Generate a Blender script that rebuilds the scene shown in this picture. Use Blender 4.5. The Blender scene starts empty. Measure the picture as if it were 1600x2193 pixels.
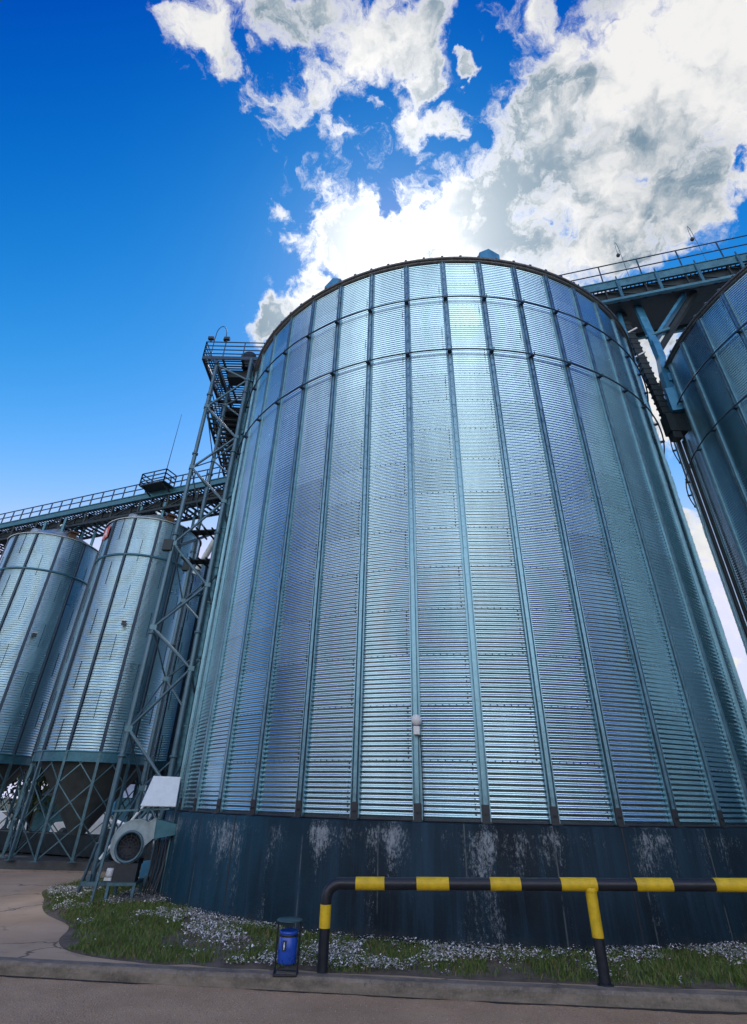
import bpy, math, random
import numpy as np
from mathutils import Vector, Matrix
random.seed(7); rng = np.random.default_rng(7)
PI = math.pi
K = 4/3                      # survey units -> metres
EYE = 1.75
sc = bpy.context.scene
C = sc.collection

# ------------------------------------------------------------------ camera
cam_d = bpy.data.cameras.new("camera"); cam = bpy.data.objects.new("camera", cam_d); C.objects.link(cam)
pit, rol = math.radians(32.6832), math.radians(1.34747)
F = Vector((0, math.cos(pit), math.sin(pit))); R0 = Vector((1, 0, 0)); U0 = R0.cross(F)
Rv = math.cos(rol)*R0 + math.sin(rol)*U0; Uv = Rv.cross(F)
m = Matrix((Rv, Uv, -F)).transposed().to_4x4(); m.translation = Vector((0, 0, EYE))*K
cam.matrix_world = m
cam_d.sensor_fit = 'VERTICAL'; cam_d.sensor_height = 24; cam_d.sensor_width = 24
cam_d.lens = 24*1134/2193; cam_d.shift_y = -105.6/2193
cam_d.clip_start = .1; cam_d.clip_end = 4000
sc.camera = cam
sc.view_settings.view_transform = 'Standard'; sc.view_settings.look = 'None'
sc.view_settings.gamma = 1; sc.view_settings.exposure = .6

# ------------------------------------------------------------------ sun
SUN_EL, SUN_AZ = math.radians(54), math.radians(3)
sund = Vector((math.sin(SUN_AZ)*math.cos(SUN_EL), math.cos(SUN_AZ)*math.cos(SUN_EL), math.sin(SUN_EL)))
sl = bpy.data.lights.new("sun", 'SUN'); sl.energy = 1.1; sl.angle = math.radians(10); sl.color = (1, .95, .86)
so = bpy.data.objects.new("sun", sl); C.objects.link(so); so.rotation_euler = sund.to_track_quat('Z', 'Y').to_euler()
so.location = (0, 0, 60)

# ------------------------------------------------------------------ world: sky and clouds
BL = [(0.405, 0.317, 0.858, 0.143, 1), (0.309, 0.411, 0.858, 0.148, 1), (0.463, 0.405, 0.788, 0.118, 1), (0.22, 0.492, 0.842, 0.121, 1), (0.111, 0.552, 0.826, 0.107, 1), (0.016, 0.582, 0.813, 0.095, 1), (0.333, 0.52, 0.787, 0.127, 1), (0.194, 0.58, 0.791, 0.116, 1), (0.426, 0.486, 0.763, 0.085, 1), (0.337, 0.284, 0.898, 0.103, 1), (0.263, 0.353, 0.898, 0.067, 1), (0.455, 0.275, 0.847, 0.101, 1), (-0.058, 0.546, 0.836, 0.069, 1), (0.475, 0.342, 0.811, 0.082, 1), (-0.107, 0.593, 0.798, 0.036, 0.5), (-0.165, 0.656, 0.736, 0.051, 1), (-0.194, 0.671, 0.715, 0.037, 1), (-0.099, 0.634, 0.767, 0.041, 1), (-0.274, 0.286, 0.918, 0.042, 0.85), (-0.236, 0.318, 0.918, 0.029, 0.75), (-0.173, 0.282, 0.944, 0.04, 0.7), (-0.122, 0.298, 0.947, 0.029, 0.6), (-0.076, 0.298, 0.951, 0.038, 0.9), (0.006, 0.308, 0.951, 0.057, 1), (0.055, 0.337, 0.94, 0.04, 0.95), (0.078, 0.286, 0.955, 0.043, 1), (-0.021, 0.334, 0.942, 0.031, 0.8), (0.068, 0.363, 0.929, 0.023, 0.95), (-0.231, 0.349, 0.908, 0.018, 0.55), (-0.099, 0.37, 0.924, 0.029, 0.55), (-0.053, 0.357, 0.932, 0.029, 0.6), (-0.01, 0.387, 0.922, 0.016, 0.7), (-0.143, 0.391, 0.909, 0.029, 0.5), (-0.094, 0.429, 0.898, 0.027, 0.6), (0.054, 0.416, 0.908, 0.034, 0.9), (0.109, 0.416, 0.903, 0.03, 0.85), (0.136, 0.346, 0.928, 0.017, 0.95), (0.201, 0.281, 0.938, 0.031, 0.7), (0.161, 0.286, 0.945, 0.02, 0.65), (-0.156, 0.612, 0.776, 0.02, 0.6), (-0.203, 0.601, 0.773, 0.016, 0.5), (-0.104, 0.478, 0.872, 0.025, 0.45), (-0.167, 0.52, 0.838, 0.016, 0.5), (-0.138, 0.561, 0.816, 0.031, 0.55), (-0.196, 0.623, 0.757, 0.02, 0.4), (0.064, 0.453, 0.889, 0.025, 0.6), (0.232, 0.276, 0.933, 0.022, 0.7), (0.398, 0.338, 0.853, 0.019, -1.6), (0.494, 0.397, 0.774, 0.024, -1.1), (0.525, 0.434, 0.732, 0.029, -1.1), (0.01, 0.527, 0.85, 0.023, -0.9), (0.485, 0.479, 0.732, 0.019, -0.4), (0.151, 0.43, 0.89, 0.02, -0.5), (0.449, 0.649, 0.614, 0.08, 0.9), (0.489, 0.687, 0.537, 0.057, 0.9), (0.454, 0.621, 0.639, 0.043, 0.6), (0.523, 0.778, 0.347, 0.075, 0.95), (0.546, 0.802, 0.243, 0.045, 0.85), (0.514, 0.764, 0.389, 0.035, 0.5), (0.506, 0.75, 0.426, 0.018, -1), (0.558, 0.81, 0.184, 0.03, -1), (0.492, 0.558, 0.668, 0.04, -0.7),
      # unseen clouds added for ground light and wall reflections, then faint wisps ahead
      (.08, -.96, .22, .52, 1.25), (-.55, -.80, .22, .38, 1.0), (.50, -.84, .12, .34, 1.2), (.08, -.88, .46, .18, .5), (-.45, -.5, .74, .16, .4), (-.85, -.35, .35, .28, .7), (-.55, -.5, .68, .16, .5),
      (.85, -.45, .3, .5, .2), (-.8, -.5, .4, .5, .2), (.05, -.30, .95, .30, 1), (-.5, -.25, .83, .2, .7), (-.2, .33, .92, .13, .2), (-.1, .41, .905, .13, .2), (.04, .40, .915, .10, .18), (-.13, .55, .82, .09, .18), (-.25, .62, .74, .06, .16), (-.7, .6, .2, .12, .35)]
W = bpy.data.worlds.new("World"); sc.world = W; W.use_nodes = True
nt = W.node_tree; N = nt.nodes; L = nt.links; N.clear()
def nn(t, **kw):
    n = N.new(t)
    for k, v in kw.items(): setattr(n, k, v)
    return n
def wmath(op, a, b=None, c=None, clamp=False):
    n = nn('ShaderNodeMath', operation=op, use_clamp=clamp)
    for i, v in enumerate((a, b, c)):
        if v is None: continue
        if isinstance(v, (int, float)): n.inputs[i].default_value = v
        else: L.new(v, n.inputs[i])
    return n.outputs[0]
def wmap(v, a, b, c=0, d=1, kind='SMOOTHSTEP'):
    n = nn('ShaderNodeMapRange', interpolation_type=kind); L.new(v, n.inputs[0])
    for i, x in enumerate((a, b, c, d)): n.inputs[i+1].default_value = x
    return n.outputs[0]
tc = nn('ShaderNodeTexCoord'); nrm = nn('ShaderNodeVectorMath', operation='NORMALIZE'); L.new(tc.outputs['Generated'], nrm.inputs[0])
D = nrm.outputs[0]
def wnoise(scale, detail, rough, vec=D, dist=0, off=0):
    mp = nn('ShaderNodeMapping'); L.new(vec, mp.inputs[0]); mp.inputs['Location'].default_value = (off, off*.7, off*.3)
    n = nn('ShaderNodeTexNoise'); L.new(mp.outputs[0], n.inputs['Vector'])
    n.inputs['Scale'].default_value = scale; n.inputs['Detail'].default_value = detail; n.inputs['Roughness'].default_value = rough
    n.inputs['Distortion'].default_value = dist
    return n
# warp the direction a little so the cloud outlines are ragged
wn = wnoise(13, 6, .55)
sub = nn('ShaderNodeVectorMath', operation='SUBTRACT'); L.new(wn.outputs['Color'], sub.inputs[0]); sub.inputs[1].default_value = (.5, .5, .5)
scl = nn('ShaderNodeVectorMath', operation='SCALE'); L.new(sub.outputs[0], scl.inputs[0]); scl.inputs['Scale'].default_value = .12
add = nn('ShaderNodeVectorMath', operation='ADD'); L.new(D, add.inputs[0]); L.new(scl.outputs[0], add.inputs[1])
DW = add.outputs[0]
acc = None
for x, y, z, r, w in BL:
    if 0 < w < .99 and r < .06: w = min(.9, w+.06); r *= 1.15
    l = math.sqrt(x*x+y*y+z*z)
    dn = nn('ShaderNodeVectorMath', operation='DISTANCE'); L.new(DW, dn.inputs[0]); dn.inputs[1].default_value = (x/l, y/l, z/l)
    v = wmap(dn.outputs['Value'], r*1.25, r*.35, 0, w)
    acc = v if acc is None else wmath('ADD', acc, v)
mask = wmath('MINIMUM', acc, 1.25)
fb = wnoise(12, 15, .62, DW, .3, 3.1)
fb2 = wnoise(34, 12, .65, DW, .6, 1.7)
amp = wmath('MINIMUM', wmath('ADD', wmath('MULTIPLY', mask, 5.0), .05), 1.0)
nz_ = wmath('ADD', wmath('MULTIPLY', wmath('SUBTRACT', fb.outputs['Fac'], .5), 1.9), wmath('MULTIPLY', wmath('SUBTRACT', fb2.outputs['Fac'], .5), .9))
v = wmath('ADD', wmath('MULTIPLY', mask, .62), wmath('MULTIPLY', nz_, amp))
dens = wmap(v, .16, .74)
# broad shading of the cloud body
sh = wnoise(4.6, 10, .5, DW, .2, 8.3); sh2 = wnoise(13, 9, .55, DW, .2, 5.1)
shv = wmath('ADD', wmath('MULTIPLY', sh.outputs['Fac'], .65), wmath('MULTIPLY', sh2.outputs['Fac'], .35))
grey = wmath('MULTIPLY', wmap(shv, .41, .57), wmap(v, .45, .85))
sd = nn('ShaderNodeVectorMath', operation='DISTANCE'); L.new(D, sd.inputs[0]); sd.inputs[1].default_value = sund
sunprox = wmath('POWER', wmap(sd.outputs['Value'], .42, .0, 0, 1, 'LINEAR'), 2.0)
grey = wmath('MULTIPLY', grey, wmath('SUBTRACT', 1, wmath('MULTIPLY', sunprox, .85)))
cc = nn('ShaderNodeMix', data_type='RGBA'); L.new(grey, cc.inputs['Factor'])
cc.inputs['A'].default_value = (5.9, 5.85, 5.8, 1); cc.inputs['B'].default_value = (1.3, 1.95, 2.55, 1)
sy_ = nn('ShaderNodeSeparateXYZ'); L.new(D, sy_.inputs[0])
rear_boost = wmap(sy_.outputs['Y'], -.05, -.75)      # unseen clouds behind the viewer brightened to light the ground and walls
bright = wmath('ADD', wmath('ADD', 1, wmath('MULTIPLY', sunprox, 1.2)), wmath('MULTIPLY', rear_boost, 3.0))
cb = nn('ShaderNodeVectorMath', operation='SCALE'); L.new(cc.outputs['Result'], cb.inputs[0]); L.new(bright, cb.inputs['Scale'])
sky = nn('ShaderNodeTexSky', sky_type='NISHITA'); sky.sun_disc = False; sky.sun_elevation = SUN_EL; sky.sun_rotation = SUN_AZ
sky.air_density = 1.0; sky.dust_density = .05; sky.ozone_density = 2.5
# grade of the sky: deeper and more saturated overhead, as the camera rendered it
sp_ = nn('ShaderNodeSeparateColor'); L.new(sky.outputs[0], sp_.inputs[0]); cm_ = nn('ShaderNodeCombineColor')
L.new(wmath('MULTIPLY', wmath('POWER', wmap(sp_.outputs[0], .95, 2.30, 0, 1, 'LINEAR'), 3.0), 5.0), cm_.inputs[0])
for i, (a_, b_, c_, d_) in ((1, (1.75, 3.9, .45, 5.2)), (2, (3.5, 5.5, 3.3, 7.0))):
    L.new(wmap(sp_.outputs[i], a_, b_, c_, d_, 'LINEAR'), cm_.inputs[i])
mix = nn('ShaderNodeMix', data_type='RGBA'); L.new(dens, mix.inputs['Factor']); L.new(cm_.outputs[0], mix.inputs['A']); L.new(cb.outputs[0], mix.inputs['B'])
bg = nn('ShaderNodeBackground'); L.new(mix.outputs['Result'], bg.inputs['Color']); bg.inputs['Strength'].default_value = .1
wo = nn('ShaderNodeOutputWorld'); L.new(bg.outputs[0], wo.inputs['Surface'])

# ------------------------------------------------------------------ materials
class Mat:
    def __init__(s, name, color=(.5, .5, .5), rough=.5, metal=0, spec=.5):
        s.m = bpy.data.materials.new(name); s.m.use_nodes = True; s.t = s.m.node_tree
        s.p = s.t.nodes['Principled BSDF']; s.tc = s.t.nodes.new('ShaderNodeTexCoord')
        s.p.inputs['Base Color'].default_value = (*color, 1); s.p.inputs['Roughness'].default_value = rough
        s.p.inputs['Metallic'].default_value = metal; s.p.inputs['Specular IOR Level'].default_value = spec
    def n(s, t, **kw):
        n = s.t.nodes.new(t)
        for k, v in kw.items(): setattr(n, k, v)
        return n
    def l(s, a, b): s.t.links.new(a, b)
    def mapping(s, scale=(1, 1, 1), src='Object', loc=(0, 0, 0)):
        mp = s.n('ShaderNodeMapping'); s.l(s.tc.outputs[src], mp.inputs[0]); mp.inputs['Scale'].default_value = scale; mp.inputs['Location'].default_value = loc
        return mp.outputs[0]
    def noise(s, scale, detail=6, rough=.55, vec=None, dist=0):
        n = s.n('ShaderNodeTexNoise'); s.l(vec if vec is not None else s.tc.outputs['Object'], n.inputs['Vector'])
        n.inputs['Scale'].default_value = scale; n.inputs['Detail'].default_value = detail; n.inputs['Roughness'].default_value = rough; n.inputs['Distortion'].default_value = dist
        return n.outputs['Fac']
    def mr(s, v, a, b, c=0, d=1, kind='LINEAR'):
        n = s.n('ShaderNodeMapRange', interpolation_type=kind); s.l(v, n.inputs[0])
        for i, x in enumerate((a, b, c, d)): n.inputs[i+1].default_value = x
        return n.outputs[0]
    def math(s, op, a, b=None):
        n = s.n('ShaderNodeMath', operation=op)
        for i, v in enumerate((a, b)):
            if v is None: continue
            if isinstance(v, (int, float)): n.inputs[i].default_value = v
            else: s.l(v, n.inputs[i])
        return n.outputs[0]
    def mix(s, f, a, b):
        n = s.n('ShaderNodeMix', data_type='RGBA')
        if isinstance(f, (int, float)): n.inputs['Factor'].default_value = f
        else: s.l(f, n.inputs['Factor'])
        for k, v in (('A', a), ('B', b)):
            if isinstance(v, tuple): n.inputs[k].default_value = (*v, 1)
            else: s.l(v, n.inputs[k])
        return n.outputs['Result']
    def base(s, c): s.l(c, s.p.inputs['Base Color'])
    def rough(s, r): s.l(r, s.p.inputs['Roughness'])
    def bump(s, h, strength=.3, dist=.02):
        b = s.n('ShaderNodeBump'); s.l(h, b.inputs['Height']); b.inputs['Strength'].default_value = strength; b.inputs['Distance'].default_value = dist
        s.l(b.outputs[0], s.p.inputs['Normal'])

def simple(name, col, rough=.5, metal=0, var=.25, scale=3, spec=.5):
    M = Mat(name, col, rough, metal, spec)
    f = M.noise(scale, 8, .65)
    lo = tuple(c*(1-var) for c in col); hi = tuple(min(1, c*(1+var)) for c in col)
    M.base(M.mix(M.mr(f, .3, .7), lo, hi)); M.rough(M.mr(f, .3, .7, max(.05, rough-.08), min(1, rough+.1)))
    return M.m

def galv(name, col, rough, nang, tier, zbase, metal=1.0, th0=-2.66242):
    """galvanised corrugated sheet: each sheet has its own tone, plus spangle and run-off streaks"""
    M = Mat(name, col, rough, metal)
    sep = M.n('ShaderNodeSeparateXYZ'); M.l(M.tc.outputs['Object'], sep.inputs[0])
    ang = M.math('ARCTAN2', sep.outputs['Y'], sep.outputs['X'])
    ti = M.math('FLOOR', M.math('DIVIDE', M.math('SUBTRACT', sep.outputs['Z'], zbase*K), tier*K))
    stag = M.math('MULTIPLY', M.math('MODULO', ti, 2.0), .5)
    ai = M.math('FLOOR', M.math('ADD', M.math('MULTIPLY', M.math('SUBTRACT', ang, th0), nang/2/PI), 100.0))
    cmb = M.n('ShaderNodeCombineXYZ'); M.l(ai, cmb.inputs[0]); M.l(ti, cmb.inputs[1])
    wn = M.n('ShaderNodeTexWhiteNoise'); wn.noise_dimensions = '3D'; M.l(cmb.outputs[0], wn.inputs['Vector'])
    st = M.noise(2.2, 8, .6, M.mapping((1, 1, .12)))
    sp = M.noise(.8, 6, .6)
    f = M.math('ADD', M.math('MULTIPLY', wn.outputs['Value'], .28), M.math('MULTIPLY', st, .72))
    lo = tuple(c*.74 for c in col); hi = tuple(min(1, c*1.12) for c in col)
    M.base(M.mix(M.mr(f, .2, .8), lo, hi))
    M.rough(M.mr(M.math('ADD', M.math('MULTIPLY', wn.outputs['Value'], .2), M.math('MULTIPLY', sp, .8)), .2, .8, rough-.06, rough+.08))
    M.bump(M.noise(.9, 2, .4, M.mapping((1, 1, .6))), .08, .03)
    return M.m

TEAL = (.42, .60, .68)
m_wall = galv('galvanised_corrugated_steel', (.36, .525, .59), .22, 44, .8591, 1.505)
m_wall_s = galv('galvanised_hopper_steel', (.345, .515, .59), .30, 12, .86, 2.89)
m_rib = simple('galvanised_rib_steel', (.18, .32, .40), .38, .8, .25, 6)
m_galv = simple('galvanised_frame_steel', (.085, .165, .21), .42, .6, .3, 5)
m_tube = simple('grey_painted_tube', (.07, .135, .18), .4, .4, .25, 4)
m_dark = simple('dark_weathered_steel', (.022, .034, .042), .55, .5, .4, 6)
m_cone = simple('dull_grey_cone_sheet', (.07, .085, .09), .6, .3, .3, 2)
m_rail = simple('dark_blue_handrail_steel', (.03, .055, .09), .5, .5, .3, 6)
m_girder = simple('teal_painted_girder', (.045, .15, .205), .42, .4, .25, 3)
m_duct = simple('blue_painted_duct', (.05, .22, .38), .4, .35, .2, 3)
m_eave = simple('eave_angle_steel', (.12, .13, .14), .5, .6, .4, 6)
m_roof = simple('galvanised_roof_sheet', (.5, .58, .62), .4, .9, .15, 2)
def worn(name, col, under, rough):
    M = Mat(name, col, rough)
    f = M.noise(7, 8, .65); fine = M.noise(38, 12, .8)
    c = M.mix(M.mr(f, .3, .7), tuple(q*.72 for q in col), tuple(min(1, q*1.12) for q in col))
    c = M.mix(M.mr(M.noise(2.4, 8, .7), .5, .75, 0, .45), c, tuple(q*.45+.02 for q in col))
    c = M.mix(M.mr(M.math('ADD', fine, M.math('MULTIPLY', M.math('SUBTRACT', f, .5), .5)), .69, .72, 0, .9), c, under)
    M.base(c); M.rough(M.mr(f, .3, .7, rough-.05, rough+.2)); M.bump(M.math('ADD', fine, f), .15, .01)
    return M.m
m_yellow = worn('yellow_safety_paint', (.72, .48, .012), (.10, .06, .03), .42)
m_black = worn('black_gloss_paint', (.010, .014, .024), (.09, .08, .075), .36)
m_white = simple('white_painted_sheet', (.72, .78, .80), .45, 0, .08, 5)
m_plas = simple('grey_white_plastic', (.62, .64, .66), .4, 0, .12, 20)
m_blue = simple('blue_enamel_paint', (.012, .07, .42), .28, 0, .15, 8)
m_red = simple('faded_red_sign', (.55, .10, .08), .5, 0, .2, 8)
m_conc_d = simple('dark_foundation_concrete', (.06, .065, .07), .8, 0, .4, 3)
m_rust = simple('rusty_steel', (.085, .05, .035), .8, .1, .4, 12)
m_fan = simple('light_blue_grey_fan_paint', (.27, .345, .39), .38, .2, .2, 6)
m_motor = simple('dark_motor_casing', (.03, .035, .045), .5, .3, .3, 8)

def concrete_base_mat():
    M = Mat('painted_concrete_plinth', (.02, .04, .06), .65, 0, .16)
    cyl = M.mapping((1, 1, 1))
    streak = M.noise(3.2, 10, .68, M.mapping((1, 1, .07)))
    blot = M.noise(.55, 8, .6)
    sepm = M.n('ShaderNodeSeparateXYZ'); M.l(M.tc.outputs['Object'], sepm.inputs[0])
    # bluer on the part towards the blower, blacker towards the road
    side = M.mr(sepm.outputs['X'], -9.6, -3.0, 1, 0, 'SMOOTHSTEP')
    c1 = M.mix(M.mr(blot, .35, .65), (.005, .011, .018), (.010, .028, .045))
    c1b = M.mix(M.mr(blot, .35, .65), (.006, .042, .072), (.012, .075, .12))
    c1 = M.mix(side, c1, c1b)
    c2 = M.mix(M.mr(streak, .48, .72, 0, .7), c1, (.03, .065, .10))
    c2 = M.mix(M.mr(M.noise(5.0, 9, .7, M.mapping((1, 1, .05), loc=(5, 3, 0))), .52, .74, 0, .8), c2, (.008, .01, .014))
    # flaking paint: pale chips, most of them near the top edge
    z = sepm.outputs['Z']
    topm = M.mr(z, .6*K, 1.36*K, 0, 1, 'SMOOTHSTEP')
    up = M.mr(z, 1.36*K, 1.46*K, 1, .25, 'SMOOTHSTEP')
    ch = M.math('ADD', M.noise(24, 15, .9, M.mapping((1, 1, .45))), M.math('MULTIPLY', M.math('SUBTRACT', M.noise(1.7, 6, .6, M.mapping((1, 1, .22), loc=(2, 7, 1))), .5), .60))
    chips = M.math('MULTIPLY', M.mr(M.math('ADD', ch, M.math('MULTIPLY', M.math('MULTIPLY', topm, up), .085)), .61, .67), .55)
    c3 = M.mix(chips, c2, (.42, .47, .50))
    lowd = M.math('MULTIPLY', M.mr(M.math('ADD', z, M.math('MULTIPLY', M.noise(2.5, 8, .6), .5)), .22, .5, 1, 0), .8)
    c4 = M.mix(lowd, c3, (.045, .045, .042))
    an = M.math('MULTIPLY', M.math('ARCTAN2', M.math('SUBTRACT', sepm.outputs['Y'], 0), sepm.outputs['X']), 36/2/PI)
    fr_ = M.math('ABSOLUTE', M.math('SUBTRACT', M.math('FRACT', M.math('ADD', an, 36.3)), .5))
    form = M.math('MULTIPLY', M.mr(fr_, .004, .010, 1, 0), M.mr(M.noise(2.0, 4, .6), .42, .55))
    c4 = M.mix(M.math('MULTIPLY', form, .8), c4, (.10, .115, .12))
    c4 = M.mix(M.mr(M.noise(30, 12, .85, M.mapping((1, 1, .6), loc=(9, 1, 4))), .68, .74, 0, .45), c4, (.20, .23, .25))
    M.base(c4)
    M.rough(M.mr(streak, .3, .7, .5, .8))
    M.bump(M.math('ADD', M.noise(14, 8, .6), M.math('MULTIPLY', chips, .5)), .5, .02)
    return M.m
m_base = concrete_base_mat()

def ground_mats():
    M = Mat('coarse_asphalt', (.1, .09, .085), .85)
    a = M.noise(60, 4, .7); b = M.noise(1.1, 6, .6); c = M.noise(22, 5, .6)
    g = M.n('ShaderNodeTexVoronoi'); M.l(M.tc.outputs['Object'], g.inputs['Vector']); g.inputs['Scale'].default_value = 34
    col = M.mix(M.mr(b, .3, .7), (.36, .225, .115), (.52, .34, .19))
    col = M.mix(M.mr(a, .45, .75, 0, .7), col, (.52, .41, .33))
    wv = M.n('ShaderNodeSeparateColor'); M.l(g.outputs['Color'], wv.inputs[0])
    grain = M.math('MULTIPLY', M.mr(wv.outputs[0], .74, .78), M.mr(g.outputs['Distance'], .35, .2))
    col = M.mix(M.math('MULTIPLY', grain, M.mr(c, .4, .6)), col, (.80, .70, .62))
    dk = M.math('MULTIPLY', M.mr(wv.outputs[1], .8, .86), M.mr(g.outputs['Distance'], .35, .2))
    col = M.mix(M.math('MULTIPLY', dk, .85), col, (.06, .05, .045))
    M.base(col); M.bump(M.math('ADD', g.outputs['Distance'], a), .9, .012)
    road = M.m
    M = Mat('worn_yard_concrete', (.2, .18, .17), .85)
    b = M.noise(.5, 8, .62); a = M.noise(30, 6, .65); st = M.noise(1.4, 10, .7, M.mapping((1, 1, 1)), .8)
    col = M.mix(M.mr(b, .3, .7), (.38, .255, .155), (.54, .385, .255))
    col = M.mix(M.mr(st, .58, .72, 0, .6), col, (.075, .068, .065))
    col = M.mix(M.mr(a, .5, .8, 0, .5), col, (.33, .30, .28))
    vo = M.n('ShaderNodeTexVoronoi', feature='DISTANCE_TO_EDGE'); vo.inputs['Scale'].default_value = .28
    wv2 = M.n('ShaderNodeVectorMath', operation='ADD'); nz = M.n('ShaderNodeTexNoise'); nz.inputs['Scale'].default_value = 1.6; nz.inputs['Detail'].default_value = 6
    M.l(M.tc.outputs['Object'], nz.inputs['Vector']); M.l(M.tc.outputs['Object'], wv2.inputs[0]); M.l(nz.outputs['Color'], wv2.inputs[1]); M.l(wv2.outputs[0], vo.inputs['Vector'])
    crack = M.mr(vo.outputs['Distance'], .004, .012, 1, 0)
    col = M.mix(M.math('MULTIPLY', crack, .75), col, (.03, .028, .026))
    M.base(col); M.bump(M.math('SUBTRACT', M.noise(12, 8, .6), crack), .3, .02)
    yard = M.m
    M = Mat('kerb_concrete', (.2, .2, .2), .85)
    b = M.noise(2.2, 8, .65, M.mapping((1, 1, 3))); a = M.noise(26, 6, .7)
    col = M.mix(M.mr(b, .32, .66), (.10, .085, .065), (.27, .225, .18))
    col = M.mix(M.mr(a, .5, .75, 0, .6), col, (.30, .29, .28))
    col = M.mix(M.mr(M.noise(6, 9, .7), .60, .70, 0, .8), col, (.04, .04, .045))
    M.base(col); M.bump(M.noise(18, 8, .7), .7, .02)
    kerb = M.m
    M = Mat('bare_verge_soil', (.1, .08, .06), .95)
    b = M.noise(3, 8, .65); a = M.noise(40, 6, .7)
    col = M.mix(M.mr(b, .35, .65), (.08, .06, .045), (.17, .135, .105)); col = M.mix(M.mr(a, .5, .75, 0, .5), col, (.20, .175, .15))
    M.base(col); M.bump(a, .8, .02)
    return road, yard, kerb, M.m
m_road, m_yard, m_kerb, m_soil = ground_mats()

def grass_mat(name, a, b, rough=.6, c=None):
    M = Mat(name, a, rough)
    oi = M.n('ShaderNodeNewGeometry')
    M.base(M.mix(M.mr(oi.outputs['Random Per Island'], 0, 1), a, b) if c is None else M.mix(M.mr(oi.outputs['Random Per Island'], .84, .88), M.mix(M.mr(oi.outputs['Random Per Island'], 0, .84), a, b), c))
    M.p.inputs['Subsurface Weight'].default_value = 0
    return M.m
m_grass = grass_mat('grass_blades', (.040, .092, .012), (.12, .18, .030), c=(.20, .16, .07))
m_petal = grass_mat('white_petals', (.65, .62, .60), (.9, .88, .87))
m_leaf = grass_mat('tree_leaves', (.018, .036, .010), (.06, .095, .02))
m_bark = simple('tree_bark', (.07, .055, .045), .9, 0, .3, 6)

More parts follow.
